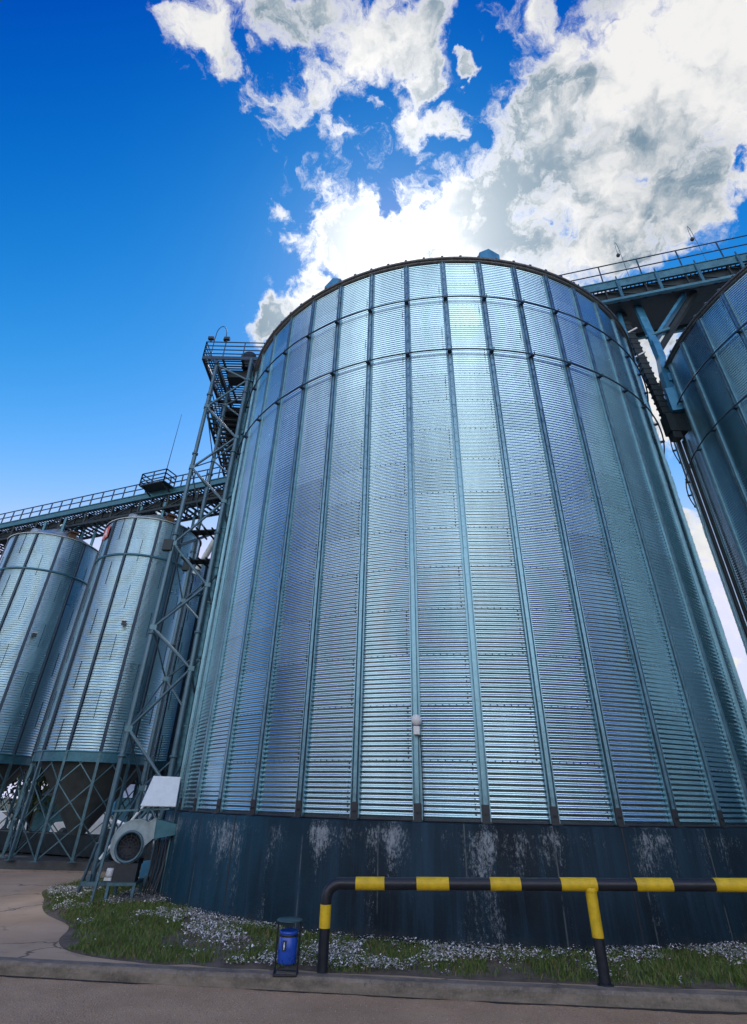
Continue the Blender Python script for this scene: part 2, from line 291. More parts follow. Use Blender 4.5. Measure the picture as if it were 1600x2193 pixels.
# ------------------------------------------------------------------ mesh helpers
def setp(o, label=None, cat=None, group=None, kind=None):
    if label: o['label'] = label
    if cat: o['category'] = cat
    if group: o['group'] = group
    if kind: o['kind'] = kind
    return o
def thing(name, label, cat, loc=(0, 0, 0), group=None):
    o = bpy.data.objects.new(name, None); C.objects.link(o); o.location = Vector(loc)*K; o.empty_display_size = .3
    return setp(o, label, cat, group)
class MB:
    def __init__(s): s.v = []; s.f = []; s.sm = []; s.n = 0
    def add(s, vs, fs, smooth=False):
        vs = np.asarray(vs, float).reshape(-1, 3)
        s.v.append(vs); s.f += [tuple(i+s.n for i in f) for f in fs]; s.sm += [smooth]*len(fs); s.n += len(vs); return s
    def box(s, c, size, rz=0, axes=None):
        hx, hy, hz = [q/2 for q in size]
        P = np.array([(x, y, z) for z in (-hz, hz) for y in (-hy, hy) for x in (-hx, hx)])
        if axes is not None: P = P @ np.array(axes)
        elif rz:
            c_, s_ = math.cos(rz), math.sin(rz); P = P @ np.array([[c_, s_, 0], [-s_, c_, 0], [0, 0, 1]])
        return s.add(P+np.array(c), [(0, 2, 3, 1), (4, 5, 7, 6), (0, 1, 5, 4), (2, 6, 7, 3), (0, 4, 6, 2), (1, 3, 7, 5)])
    def bar(s, a, b, w, h=None, up=(0, 0, 1)):
        h = w if h is None else h
        a = np.array(a, float); b = np.array(b, float); d = b-a; l = np.linalg.norm(d); d /= l
        u = np.array(up, float)
        if abs(d@u) > .97: u = np.array((0, 1., 0))
        x = np.cross(d, u); x /= np.linalg.norm(x); y = np.cross(x, d)
        return s.box((a+b)/2, (w, l, h), axes=[x, d, y])
    def tube(s, pts, r, n=10, cap=True, radii=None):
        pts = [np.array(p, float) for p in pts]; rings = []
        m_ = len(pts)
        prev = None
        for i, p in enumerate(pts):
            d = pts[min(i+1, m_-1)]-pts[max(i-1, 0)]; d /= np.linalg.norm(d)
            if prev is None:
                u = np.array((0, 0, 1.)) if abs(d[2]) < .95 else np.array((0, 1., 0))
            else: u = prev
            x = np.cross(d, u); x /= np.linalg.norm(x); y = np.cross(x, d); prev = y
            rr = radii[i] if radii else r
            rings.append([p+rr*(math.cos(t)*x+math.sin(t)*y) for t in np.linspace(0, 2*PI, n, endpoint=False)])
        fs = []
        for i in range(m_-1):
            for j in range(n):
                k = (j+1) % n; fs.append((i*n+j, i*n+k, (i+1)*n+k, (i+1)*n+j))
        s.add(np.array(rings), fs, True)
        if cap:
            s.add(rings[0], [tuple(range(n))[::-1]]); s.add(rings[-1], [tuple(range(n))])
        return s
    def lathe(s, prof, c=(0, 0, 0), n=32, a0=0, a1=2*PI, axis=None, smooth=True):
        closed = abs(a1-a0-2*PI) < 1e-6
        A = np.linspace(a0, a1, n, endpoint=not closed); P = []
        for t in A:
            for r, z in prof: P.append((r*math.cos(t), r*math.sin(t), z))
        P = np.array(P)
        if axis is not None:
            d = Vector(axis).normalized(); M3 = np.array(d.to_track_quat('Z', 'Y').to_matrix()); P = P @ M3.T
        k = len(prof); fs = []; m_ = len(A)
        for i in range(m_ if closed else m_-1):
            j = (i+1) % m_
            for q in range(k-1): fs.append((i*k+q, j*k+q, j*k+q+1, i*k+q+1))
        return s.add(P+np.array(c), fs, smooth)
    def build(s, name, mat, parent=None, origin=None):
        V = (np.vstack(s.v))*K
        o_loc = Vector((0, 0, 0))
        if parent is not None:
            p = parent; off = Vector((0, 0, 0))
            while p is not None: off += p.location; p = p.parent
            V = V-np.array(off)
        elif origin is not None:
            o_loc = Vector(origin)*K; V = V-np.array(o_loc)
        me = bpy.data.meshes.new(name); me.from_pydata(V.tolist(), [], s.f); me.materials.append(mat)
        me.polygons.foreach_set('use_smooth', s.sm); me.update()
        o = bpy.data.objects.new(name, me); C.objects.link(o); o.location = o_loc
        if parent is not None: o.parent = parent
        return o
def copy_tree(o, parent=None):
    c = o.copy(); C.objects.link(c)
    if parent is not None: c.parent = parent; c.matrix_parent_inverse = o.matrix_parent_inverse.copy()
    for ch in list(o.children): copy_tree(ch, c)
    return c
def struct(mb, name, mat): return setp(mb.build(name, mat), kind='structure')
def grid_mesh(V, rows, cols):
    f = []
    for i in range(rows-1):
        b = i*cols
        for j in range(cols-1): f.append((b+j, b+j+1, b+cols+j+1, b+cols+j))
    return f

# ------------------------------------------------------------------ ground, road, kerb, verge
def sm_line(pts, n=8):
    out = []
    for i in range(len(pts)-1):
        p0 = np.array(pts[max(i-1, 0)], float); p1 = np.array(pts[i], float); p2 = np.array(pts[i+1], float); p3 = np.array(pts[min(i+2, len(pts)-1)], float)
        for t in np.linspace(0, 1, n, endpoint=False):
            out.append(.5*((2*p1)+(-p0+p2)*t+(2*p0-5*p1+4*p2-p3)*t*t+(-p0+3*p1-3*p2+p3)*t**3))
    out.append(np.array(pts[-1], float)); return out
KERB = sm_line([(-200, 40), (-30, 12.8), (-12, 9.95), (-7, 9.22), (-4.47, 8.90), (-2.65, 8.70), (-.54, 8.50), (1.21, 8.33), (2.78, 8.22), (4.30, 8.13), (8, 7.9), (14, 7.6), (40, 6.5), (220, 0)])
RZ = -.12
mb = MB(); rows = []
for p in KERB: rows += [(p[0], p[1]+.10, RZ), (p[0]+(0), -260, RZ)]
mb.add(rows, [(2*i, 2*i+1, 2*i+3, 2*i+2) for i in range(len(KERB)-1)])
struct(mb, 'road', m_road)
mb = MB(); rows = []
for p in KERB: rows += [(p[0], p[1]+.10, 0), (p[0], 320, 0)]
mb.add(rows, [(2*i, 2*i+2, 2*i+3, 2*i+1) for i in range(len(KERB)-1)])
struct(mb, 'ground', m_yard)
KW = .17
mb = MB(); rows = []
kin = []
for i in range(len(KERB)-1):       # resample finely near the camera so that the arris can be chipped
    a, b = KERB[i], KERB[i+1]; n = max(1, int(np.linalg.norm(b-a)/.06)) if abs(a[0]) < 12 else 1
    for t in range(n): kin.append(a+(b-a)*t/n)
kin.append(KERB[-1]); kin = np.array(kin)
j1 = np.cumsum(rng.normal(0, 1, len(kin))); j1 = (j1-np.convolve(j1, np.ones(25)/25, 'same'))*.0022
j2 = rng.normal(0, .0028, len(kin))
prof = lambda i: [(0-.008+j1[i]*.4, RZ-.03), (0+j1[i], -.02+j2[i]*.6), (.022+j2[i], .012+j2[i]*.6), (KW, .014), (KW+.02, -.03)]
P = []
for i, p in enumerate(kin):
    for dy, z in prof(i): P.append((p[0], p[1]+dy, z))
mb.add(P, [(i*5+q, (i+1)*5+q, (i+1)*5+q+1, i*5+q+1) for i in range(len(kin)-1) for q in range(4)])
struct(mb, 'kerb', m_kerb)
P = []; gn_ = len(kin); gw = np.clip(.035+np.convolve(rng.normal(0, .05, gn_), np.ones(9)/9, 'same')+np.convolve(rng.normal(0, .1, gn_), np.ones(40)/40, 'same'), .008, .2)
for i, p in enumerate(kin): P += [(p[0], p[1]+.01, RZ+.006), (p[0], p[1]-gw[i], RZ+.003)]
struct(MB().add(P, [(2*i, 2*i+1, 2*i+3, 2*i+2) for i in range(gn_-1)]), 'gutter_dirt', simple('damp_gutter_dirt', (.035, .032, .03), .9, 0, .5, 14))
C1 = np.array((2.601, 17.54)); C2 = np.array((18.07, 12.78)); RB = 7.73
kern = np.interp
def kerb_y(x): return np.interp(x, kin[:, 0], kin[:, 1])
# verge outline (left nose, then along the tower and under the blower, closed behind the silo)
VERGE = sm_line([(14, 8.0), (9, 8.22), (6, 8.42), (3, 8.62), (0, 8.82), (-1.6, 8.95), (-2.9, 9.05), (-3.83, 9.45), (-4.33, 10.1), (-4.66, 11.1), (-5.45, 12.0), (-5.9, 12.7), (-6.32, 13.58), (-6.95, 14.8), (-6.95, 16.1), (-6.6, 17.5), (-6.0, 20), (-5, 24)], 5)
for p in VERGE:
    if p[0] > -2.9: p[1] = kerb_y(p[0])+KW+.10+.04*math.sin(p[0]*5.1)+.03*math.sin(p[0]*13.7)
def soil_z(x, y):
    d = np.hypot(x-C1[0], y-C1[1])-RB
    return .006+.05*np.clip(1-d/1.3, 0, 1)
mb = MB(); P = []; n = len(VERGE); nl = 7
for p in VERGE:
    v = np.array(p[:2])-C1
    e = C1+v/np.linalg.norm(v)*(RB-.15) if p[0] < 5 else np.array((p[0], 12.8))
    for t in np.linspace(0, 1, nl):
        q = np.array(p[:2])*(1-t)+e*t; P.append((q[0], q[1], float(soil_z(*q)) if t > 0 else .002))
mb.add(P, [(i*nl+q, i*nl+q+1, (i+1)*nl+q+1, (i+1)*nl+q) for i in range(n-1) for q in range(nl-1)], True)
struct(mb, 'verge_soil', m_soil)
poly = np.array([p[:2] for p in VERGE]+[(14, 24)])
def inside(x, y, pl):
    c = np.zeros(len(x), bool); j = len(pl)-1
    for i in range(len(pl)):
        xi, yi = pl[i]; xj, yj = pl[j]
        with np.errstate(divide='ignore', invalid='ignore'):
            t = ((yi > y) != (yj > y)) & (x < (xj-xi)*(y-yi)/(yj-yi)+xi)
        c ^= t; j = i
    return c
def vnoise(x, y, s, seed=0):
    r = np.random.default_rng(seed); G = r.random((128, 128))
    X = (x*s) % 127; Y = (y*s) % 127; i = X.astype(int); j = Y.astype(int); fx = X-i; fy = Y-j
    fx = fx*fx*(3-2*fx); fy = fy*fy*(3-2*fy)
    return (G[i, j]*(1-fx)*(1-fy)+G[i+1, j]*fx*(1-fy)+G[i, j+1]*(1-fx)*fy+G[i+1, j+1]*fx*fy)
def scatter(n, seed):
    r = np.random.default_rng(seed)
    x = r.uniform(-7.1, 9, n); y = r.uniform(7.8, 18, n)
    ok = inside(x, y, poly) & (np.hypot(x-C1[0], y-C1[1]) > RB-.02) & ((y < 13) | (x < -3.5))
    return x[ok], y[ok], r
def edge_d(x, y):
    V = poly[:-1]; d = np.full(len(x), 9.)
    for i in range(len(V)-1):
        a = V[i]; b = V[i+1]; ab = b-a; t = np.clip(((x-a[0])*ab[0]+(y-a[1])*ab[1])/(ab@ab), 0, 1)
        d = np.minimum(d, np.hypot(x-a[0]-t*ab[0], y-a[1]-t*ab[1]))
    return d
x, y, r = scatter(330000, 3)
dens_ = vnoise(x, y, 1.7, 1)*.5+vnoise(x, y, 5, 2)*.3+vnoise(x, y, 14, 4)*.2
ed = edge_d(x, y)
keep = (dens_+np.clip(ed*1.3, 0, .35)-r.random(len(x))*.35 > .47)
bare = vnoise(x, y, 1.1, 9) > .80
keep &= ~(bare & (r.random(len(x)) < .8))
x, y, ed = x[keep], y[keep], ed[keep]; n = len(x)
h = (.025+.055*r.random(n)**1.6)*(.55+.9*vnoise(x, y, 3, 5))*(.5+np.clip(ed*3, 0, .6)); a = r.uniform(0, 2*PI, n); w = .0035+.004*r.random(n)
z0 = soil_z(x, y); lean = r.uniform(.1, .9, n)*h; b = r.uniform(0, 2*PI, n)
V = np.zeros((n, 5, 3))
dx, dy = np.cos(a), np.sin(a); lx, ly = np.cos(b)*lean, np.sin(b)*lean
for k, (sx, t, wk) in enumerate(((-1, 0, 1), (1, 0, 1), (1, .55, .8), (-1, .55, .8), (0, 1, 0))):
    V[:, k, 0] = x+dx*w*wk*sx+lx*t*t; V[:, k, 1] = y+dy*w*wk*sx+ly*t*t; V[:, k, 2] = z0+h*t
def fast_mesh(name, V, loops, counts, mat, kind=None, parent=None):
    me = bpy.data.meshes.new(name); V = V.reshape(-1, 3)*K
    me.vertices.add(len(V)); me.vertices.foreach_set('co', V.ravel().astype(np.float32))
    me.loops.add(len(loops)); me.loops.foreach_set('vertex_index', loops.astype(np.int32))
    st = np.concatenate([[0], np.cumsum(counts)[:-1]]); me.polygons.add(len(counts)); me.polygons.foreach_set('loop_start', st.astype(np.int32)); me.polygons.foreach_set('loop_total', counts.astype(np.int32))
    me.materials.append(mat); me.update(calc_edges=True); me.validate()
    o = bpy.data.objects.new(name, me); C.objects.link(o)
    if kind: o['kind'] = kind
    if parent is not None: o.parent = parent
    return o
base = np.arange(n)[:, None]*5
loops = np.concatenate([base+np.array([0, 1, 2, 3]), base+np.array([3, 2, 4])], 1).ravel()
counts = np.tile([4, 3], n)
g = fast_mesh('grass', V, loops, counts, m_grass); setp(g, 'short green grass on the verge around the foot of the concrete plinth', 'grass', kind='stuff')
# white flowers in drifts
x, y, r = scatter(330000, 11); ed = edge_d(x, y)
cl = vnoise(x, y, 1.35, 21)*.55+vnoise(x, y, 4.5, 22)*.3+vnoise(x, y, 15, 23)*.15
near = np.clip(1-(np.hypot(x-C1[0], y-C1[1])-RB)/1.1, 0, 1)
keep = (cl+.12*near > .585+r.random(len(x))*.05-(r.random(len(x)) < .03)*.14) & (ed > .08) & (r.random(len(x)) < .95)
x, y, ed = x[keep], y[keep], ed[keep]; n = len(x)
hh = .022+.065*r.random(n); s_ = .006+.009*r.random(n); z0 = soil_z(x, y)
tx, ty = r.normal(0, .35, n), r.normal(-.2, .35, n); a = r.uniform(0, 2*PI, n)
V = np.zeros((n, 6, 3))
for k in range(6):
    ca, sa = np.cos(a+k*PI/3)*s_, np.sin(a+k*PI/3)*s_
    V[:, k, 0] = x+ca; V[:, k, 1] = y+sa; V[:, k, 2] = z0+hh+ca*tx+sa*ty
fl = fast_mesh('flower_drift', V, np.arange(n*6), np.full(n, 6), m_petal)
setp(fl, 'drifts of tiny white flowers in the grass below the plinth', 'flowers', kind='stuff')

# ------------------------------------------------------------------ big silos
R = 7.5; ZB = 1.505; ZT = 15.40; NP = 44; PITCH = .0781; TIER = PITCH*11
TH0 = -2.66242; DL = 2*PI/NP
def big_silo(loc, label):
    cx, cy = loc
    t = thing('grain_silo', label, 'silo', (cx, cy, 0))
    # corrugated wall: 44 nearly flat panels, each with its own vertices
    ncor = int(round((ZT-ZB)/PITCH)); rows = ncor*6+1; z = np.linspace(ZB, ZT, rows); segs = 5
    rr = .0070*np.cos((z-ZB)/PITCH*2*PI)
    Vs = []; fs = []; off = 0
    for k in range(NP):
        th = TH0+DL*(k+np.linspace(0, 1, segs)); mid = TH0+DL*(k+.5)
        flat = np.cos(DL/2)/np.cos(th-mid); rad = R*(1-.45*(1-flat))
        rad = rad[None, :]+rr[:, None]
        X = cx+rad*np.cos(th)[None]; Y = cy+rad*np.sin(th)[None]; Z = np.repeat(z[:, None], segs, 1)
        Vs.append(np.stack([X, Y, Z], 2).reshape(-1, 3))
    V = np.vstack(Vs); i = np.arange(rows-1)[:, None]; j = np.arange(segs-1)[None]
    q = np.stack([i*segs+j, i*segs+j+1, (i+1)*segs+j+1, (i+1)*segs+j], 2).reshape(-1, 4)
    F_ = np.vstack([q+k*rows*segs for k in range(NP)])
    V = V-np.array((cx, cy, 0))
    o = fast_mesh('wall', V, F_.ravel(), np.full(len(F_), 4), m_wall, parent=t)
    o.data.polygons.foreach_set('use_smooth', [True]*len(F_))
    # bolt rows along every sheet seam and the staggered upright seams
    bm = MB(); nt_ = int((ZT-ZB)/TIER); P = []; Fq = []; c0 = 0
    tri = [(0, 1, 4), (1, 2, 4), (2, 3, 4), (3, 0, 4)]
    for k in range(NP):
        mid = TH0+DL*(k+.5)
        for ti in range(1, nt_+1):
            zz = ZB+ti*TIER
            if zz > ZT-.05: continue
            for u in np.linspace(-.40, .40, 8):
                th = mid+DL*u; ra = R-.008*.9; P.append((th, zz, ra))
        for ti in range(nt_+1):
            if (k+ti) % 2: continue
            for w_ in np.linspace(.05, .95, 12):
                zz = ZB+(ti+w_)*TIER
                if zz < ZT-.02: P.append((mid+DL*.36, zz, R-.004))
    s_ = .011; VV = []
    for th, zz, ra in P:
        er = np.array((math.cos(th), math.sin(th), 0)); et = np.array((-er[1], er[0], 0)); p = np.array((cx, cy, zz))+er*(ra+.004)
        VV += [p-et*s_-(0, 0, s_), p+et*s_-(0, 0, s_), p+et*s_+(0, 0, s_), p-et*s_+(0, 0, s_), p+er*.014]
        Fq += [tuple(c0+i for i in f) for f in tri]; c0 += 5
    bm.add(np.array(VV), Fq); b = bm.build('sheet_bolts', m_eave, o); b['kind'] = 'stuff'
    # rib: hat section with a dark shoe, sixteen bolt heads; copies share the mesh
    th = TH0; er = np.array((math.cos(th), math.sin(th), 0)); et = np.array((-er[1], er[0], 0)); c3 = np.array((cx, cy, 0))
    first = None
    rb = MB()
    def ribprof(h, w1, w2): return [(-.08, .0), (-.08, h*.8), (-.064, h*.8), (-.060, .010), (-w1-.005, .010), (-w1, h), (w1, h), (w1+.005, .010), (.060, .010), (.064, h*.8), (.08, h*.8), (.08, .0)]
    lev = [(ZB+.0, .066, .030), (ZB+4.3, .066, .030), (ZB+4.32, .060, .027), (ZB+8.6, .060, .027), (ZB+8.62, .054, .025), (ZT-.02, .054, .025)]
    P = []
    for zz, h, w in lev:
        for u, rd in ribprof(h, w, w): P.append(c3+er*(R+rd)+et*u+np.array((0, 0, zz)))
    rb.add(P, [(i*12+q, i*12+q+1, (i+1)*12+q+1, (i+1)*12+q) for i in range(len(lev)-1) for q in range(11)])
    for zz in (4.3, 8.6): rb.box(c3+er*(R+.066)+(0, 0, ZB+zz), (.066, .012, .42), axes=[et, er, (0, 0, 1)])
    for zz in np.arange(ZB+.35, ZT-.1, .24):
        for u in (-.013, .013):
            rb.box(c3+er*(R+.067)+et*u+(0, 0, zz), (.013, .012, .013), axes=[et, er, (0, 0, 1)])
    rb0 = rb.build('rib', m_rib, t)
    shb = MB().box(c3+er*(R+.064)+(0, 0, ZB+.13), (.122, .014, .24), axes=[et, er, (0, 0, 1)])
    shb.box(c3+er*(R+.055)+(0, 0, ZB+.012), (.17, .16, .022), axes=[et, er, (0, 0, 1)])
    for u in (-.018, .018): shb.box(c3+er*(R+.078)+et*u+(0, 0, ZB+.12), (.012, .03, .03), axes=[et, er, (0, 0, 1)])
    sh0 = shb.build('anchor_shoe', m_motor, rb0)
    for k in range(1, NP):
        a = rb0.copy(); C.objects.link(a); a.parent = t; a.rotation_euler = (0, 0, DL*k)
        s2 = sh0.copy(); C.objects.link(s2); s2.parent = a
    # wind rings on brackets
    for zr in (11.66, 13.68):
        w = MB(); A = np.linspace(0, 2*PI, 177)[:-1]
        P = [(cx+(R+.155)*math.cos(t_), cy+(R+.155)*math.sin(t_), zr) for t_ in A]; P.append(P[0])
        w.tube(P, .022, 8, cap=False); wr = w.build('wind_ring', m_rail, t)
        a_ = TH0; er_ = np.array((math.cos(a_), math.sin(a_), 0)); et_ = np.array((-er_[1], er_[0], 0))
        bk = MB().box(c3+er_*(R+.115)+(0, 0, zr-.035), (.10, .14, .03), axes=[et_, er_, (0, 0, 1)])
        bk.box(c3+er_*(R+.16)+et_*.06+(0, 0, zr+.04), (.02, .02, .12), axes=[et_, er_, (0, 0, 1)])
        bo = bk.build('ring_bracket', m_rail, wr)
        for k in range(1, NP):
            q_ = bo.copy(); C.objects.link(q_); q_.parent = wr; q_.rotation_euler = (0, 0, DL*k)
    # eave: curved angle, roof-rib ends, roof cone, ridge cap, vents
    e = MB(); e.lathe([(R+.005, ZT-.06), (R+.075, ZT-.05), (R+.085, ZT+.0), (R+.02, ZT+.01)], (cx, cy, 0), 132)
    e.lathe([(R+.03, ZT+.012), (R+.13, ZT+.0), (R+.145, ZT+.05), (R+.03, ZT+.085)], (cx, cy, 0), 132)
    eo = e.build('eave_ring', m_eave, t)
    e = MB()
    for k in range(NP*2):
        a_ = TH0+DL*k*.5; er_ = np.array((math.cos(a_), math.sin(a_), 0)); et_ = np.array((-er_[1], er_[0], 0))
        e.box(c3+er_*(R+.09)+(0, 0, ZT+.10), (.07, .09, .05), axes=[et_, er_, (0, 0, 1)])
    e.build('roof_rib_ends', m_eave, eo)
    slope = .50; zp = ZT+.07+slope*(R-.5); rf = MB()
    prof_ = [(R+.11, ZT+.06), (.5, zp), (.5, zp+.3), (0, zp+.42)]
    rf.lathe(prof_, (cx, cy, 0), 88, smooth=False)
    for k in range(NP*2):
        a_ = TH0+DL*k*.5; er_ = np.array((math.cos(a_), math.sin(a_), 0)); et_ = np.array((-er_[1], er_[0], 0))
        rf.bar(c3+er_*(R+.08)+(0, 0, ZT+.11), c3+er_*.6+(0, 0, zp+.03), .035, .07)
    ro = rf.build('roof', m_roof, t)
    return t, ro
def roof_vent(x, y, zb, rz, w, h, parent):
    b = MB(); c_, s_ = math.cos(rz), math.sin(rz)
    P = []
    for yy in (-.3, .3):
        for u, v_ in ((-w/2, 0), (w/2, 0), (w/2, h*.62), (0, h), (-w/2, h*.62)): P.append((x+u*c_-yy*s_, y+u*s_+yy*c_, zb+v_))
    b.add(P, [(0, 1, 2, 3, 4), (9, 8, 7, 6, 5), (0, 5, 6, 1), (1, 6, 7, 2), (2, 7, 8, 3), (3, 8, 9, 4), (4, 9, 5, 0)])
    return b.build('roof_vent', m_duct, parent)
silo, roof1 = big_silo(C1, 'huge round corrugated silo in the centre standing on its own painted concrete plinth')
roof_vent(3.33, 10.35, 15.45, math.radians(6), .62, .62, roof1)
roof_vent(-1.30, 11.50, 15.45, math.radians(-32), .62, .60, roof1)
roof_vent(6.3, 13.0, 15.8, .5, .62, .6, roof1)
silo2 = copy_tree(silo); silo2.location = Vector((C2[0], C2[1], 0))*K; silo2.rotation_euler = (0, 0, math.radians(3.0))
silo2['label'] = 'dark round corrugated silo cut off by the right edge, beyond the gap'
for s in (silo, silo2): s['group'] = 'large flat-bottom grain silos'
# plinths (cast concrete, a separate look: a part of each silo's foundation)
def plinth(c, parent, joints):
    b = MB(); b.lathe([(RB+.01, -.12), (RB, ZB-.03), (RB-.02, ZB-.004), (R-.4, ZB-.002)], (c[0], c[1], 0), 220)
    o = b.build('concrete_plinth', m_base, parent)
    for a_ in joints:
        a_ = math.radians(a_); er = np.array((math.cos(a_), math.sin(a_), 0)); et = np.array((-er[1], er[0], 0))
        MB().box(np.array((c[0], c[1], .69))+er*(RB+.0), (.026, .016, 1.62), axes=[et, er, (0, 0, 1)]).build('expansion_joint', m_motor, o)
    return o
j1a = [math.degrees(math.atan2(11.178-C1[1], -2.702-C1[0])), math.degrees(math.atan2(9.816-C1[1], 4.002-C1[0]))]
pl1 = plinth(C1, silo, [j1a[0], j1a[1], j1a[1]+50, j1a[0]-50, 100, 160])
# dark ring in place of the gap under the sheets
gp = MB().lathe([(R-.02, ZB-.0), (R+.02, ZB+.0), (R+.02, ZB+.035), (R-.0, ZB+.04)], (C1[0], C1[1], 0), 176); gp.build('base_gap_ring', m_motor, silo)
pl2 = pl1.copy(); C.objects.link(pl2); pl2.parent = silo2
for ch in pl1.children: q_ = ch.copy(); C.objects.link(q_); q_.parent = pl2
# lamp on the rib of the centre silo
t = thing('wall_lamp', 'round white lamp with a junction box fixed to a middle rib of the centre silo', 'lamp', (.85, 10.0, 2.78))
b = MB(); b.lathe([(.0, .09), (.05, .083), (.082, .055), (.092, .02), (.085, -.0), (0, -.005)], (.846, 10.115-.0, 2.965), 24, axis=(-.02, -1, 0)); b.build('globe', m_plas, t)
b = MB(); b.box((.842, 10.09, 2.80), (.105, .07, .13)); b.box((.842, 10.05, 2.80), (.09, .015, .115)); b.build('junction_box', m_plas, t)
b = MB(); b.box((.844, 10.115, 2.88), (.045, .03, .15)); b.build('bracket', m_rail, t)
b = MB(); b.tube([(.905, 10.105, 2.74), (.93, 10.10, 2.0), (.93, 10.1, 1.52)], .008, 6); b.build('cable', m_dark, t)

# ------------------------------------------------------------------ hopper silos on legs
RH, ZL, ZBM, ZH = 1.78, .20, 2.60, 10.62
def hopper_silo(c, rot, label):
    cx, cy = c; c3 = np.array((cx, cy, 0))
    t = thing('hopper_silo', label, 'silo', (cx, cy, 0), 'hopper-bottom silos standing on legs')
    z0 = ZBM+.29; p_ = .078; ncor = int((ZH-z0)/p_); rows = ncor*6+1; z = np.linspace(z0, ZH, rows); NPh = 12; segs = 9
    rr = .0064*np.cos((z-z0)/p_*2*PI); Vs = []
    for k in range(NPh):
        th = rot+2*PI/NPh*(k+np.linspace(0, 1, segs)); mid = rot+2*PI/NPh*(k+.5)
        flat = np.cos(PI/NPh)/np.cos(th-mid); rad = RH*(1-.0*(1-flat)); rad = rad[None]+rr[:, None]
        Vs.append(np.stack([rad*np.cos(th)[None], rad*np.sin(th)[None], np.repeat(z[:, None], segs, 1)], 2).reshape(-1, 3))
    V = np.vstack(Vs); i = np.arange(rows-1)[:, None]; j = np.arange(segs-1)[None]
    q = np.stack([i*segs+j, i*segs+j+1, (i+1)*segs+j+1, (i+1)*segs+j], 2).reshape(-1, 4); F_ = np.vstack([q+k*rows*segs for k in range(NPh)])
    w = fast_mesh('wall', V, F_.ravel(), np.full(len(F_), 4), m_wall_s, parent=t); w.data.polygons.foreach_set('use_smooth', [True]*len(F_))
    sm0 = None
    for k in range(NPh):
        for ti in range(9):
            if (k+ti) % 2: continue
            a_ = rot+2*PI/NPh*(k+.52)
            if sm0 is None:
                er = np.array((math.cos(a_), math.sin(a_), 0)); et = np.array((-er[1], er[0], 0))
                sm0 = MB().box(c3+er*(RH+.006)+(0, 0, z0+.43), (.016, .014, .84), axes=[et, er, (0, 0, 1)]).build('sheet_seam', m_rail, w)
            else:
                q_ = sm0.copy(); C.objects.link(q_); q_.parent = w; q_.location = (0, 0, ti*.86*K); q_.rotation_euler = (0, 0, 2*PI/NPh*k)
    a_ = rot; er = np.array((math.cos(a_), math.sin(a_), 0)); et = np.array((-er[1], er[0], 0))
    rb = MB(); P = []
    for zz in (ZBM+.29, ZH):
        for u, rd in ((-.05, .01), (-.036, .055), (.036, .055), (.05, .01)): P.append(c3+er*(RH+rd)+et*u+(0, 0, zz))
    rb.add(P, [(q, q+1, q+5, q+4) for q in range(3)]); r0 = rb.build('rib', m_rail, t)
    lg = MB().box(c3+er*(RH+.0)+(0, 0, (ZL+ZBM+.28)/2), (.075, .08, ZBM+.28-ZL-.02), axes=[et, er, (0, 0, 1)])
    lg.box(c3+er*RH+(0, 0, ZL+.012), (.2, .2, .02), axes=[et, er, (0, 0, 1)]); l0 = lg.build('leg', m_galv, t)
    # one bay of cross bracing, three stacked crosses
    a2 = rot+2*PI/NPh; e2 = np.array((math.cos(a2), math.sin(a2), 0)); br = MB(); zs = [ZL+.04, 1.10, 2.05]
    for za, zb in ((ZL+.04, 1.12), (1.12, 2.06), (2.06, 2.6+.3)):
        for (p, pz), (q_, qz) in (((er, za), (e2, zb)), ((e2, za), (er, zb))):
            if zb > 2.5: qz = min(qz, 2.6); f = .55; b_ = c3+(p*(1-f)+q_*f)*RH+(0, 0, ZBM); br.bar(c3+p*RH+(0, 0, pz), b_, .028, .028)
            else: br.bar(c3+p*(RH-.02 if p is er else RH+.02)+(0, 0, pz), c3+q_*(RH-.02 if p is er else RH+.02)+(0, 0, qz), .028, .028)
    b0 = br.build('cross_brace', m_galv, t)
    for k in range(1, NPh):
        for o in (r0, l0, b0):
            a = o.copy(); C.objects.link(a); a.parent = t; a.rotation_euler = (0, 0, 2*PI/NPh*k)
    MB().lathe([(RH-.02, ZBM), (RH+.04, ZBM), (RH+.04, ZBM+.03), (RH+.015, ZBM+.035), (RH+.015, ZBM+.255), (RH+.05, ZBM+.26), (RH+.05, ZBM+.29), (RH-.02, ZBM+.29)], (cx, cy, 0), 72, smooth=False).build('ring_beam', m_girder, t)
    MB().lathe([(RH-.03, ZBM+.2), (.22, .75), (.2, .55)], (cx, cy, 0), 48).build('hopper_cone', m_cone, t)
    MB().lathe([(RH+.01, 9.12), (RH+.06, 9.13), (RH+.06, 9.19), (RH+.01, 9.2)], (cx, cy, 0), 72).build('wind_ring', m_girder, t)
    rf = MB().lathe([(RH+.07, ZH+.0), (RH+.08, ZH+.03), (.25, ZH+.95), (.25, ZH+1.15), (0, ZH+1.2)], (cx, cy, 0), 48, smooth=False)
    ro = rf.build('roof', m_roof, t)
    a_ = math.atan2(-cy, -cx)+.22; er = np.array((math.cos(a_), math.sin(a_), 0))
    hb = MB().box(c3+er*(RH-.12)+(0, 0, ZH+.16), (.3, .26, .2), rz=a_); hb.box(c3+er*(RH-.06)+(0, 0, ZH+.29), (.42, .34, .06), rz=a_)
    hb.build('roof_hatch', m_rust, ro)
    return t
dg = np.array((-.925, .38))
CB = (-8.82, 19.88); CA = (-13.62, 21.5); CC = (-7.05, 24.25)
def b_rot(c): return math.radians(-64)
sB = hopper_silo(CB, math.radians(-64), 'slim hopper silo with a faded red sign at its rim, left of the tower')
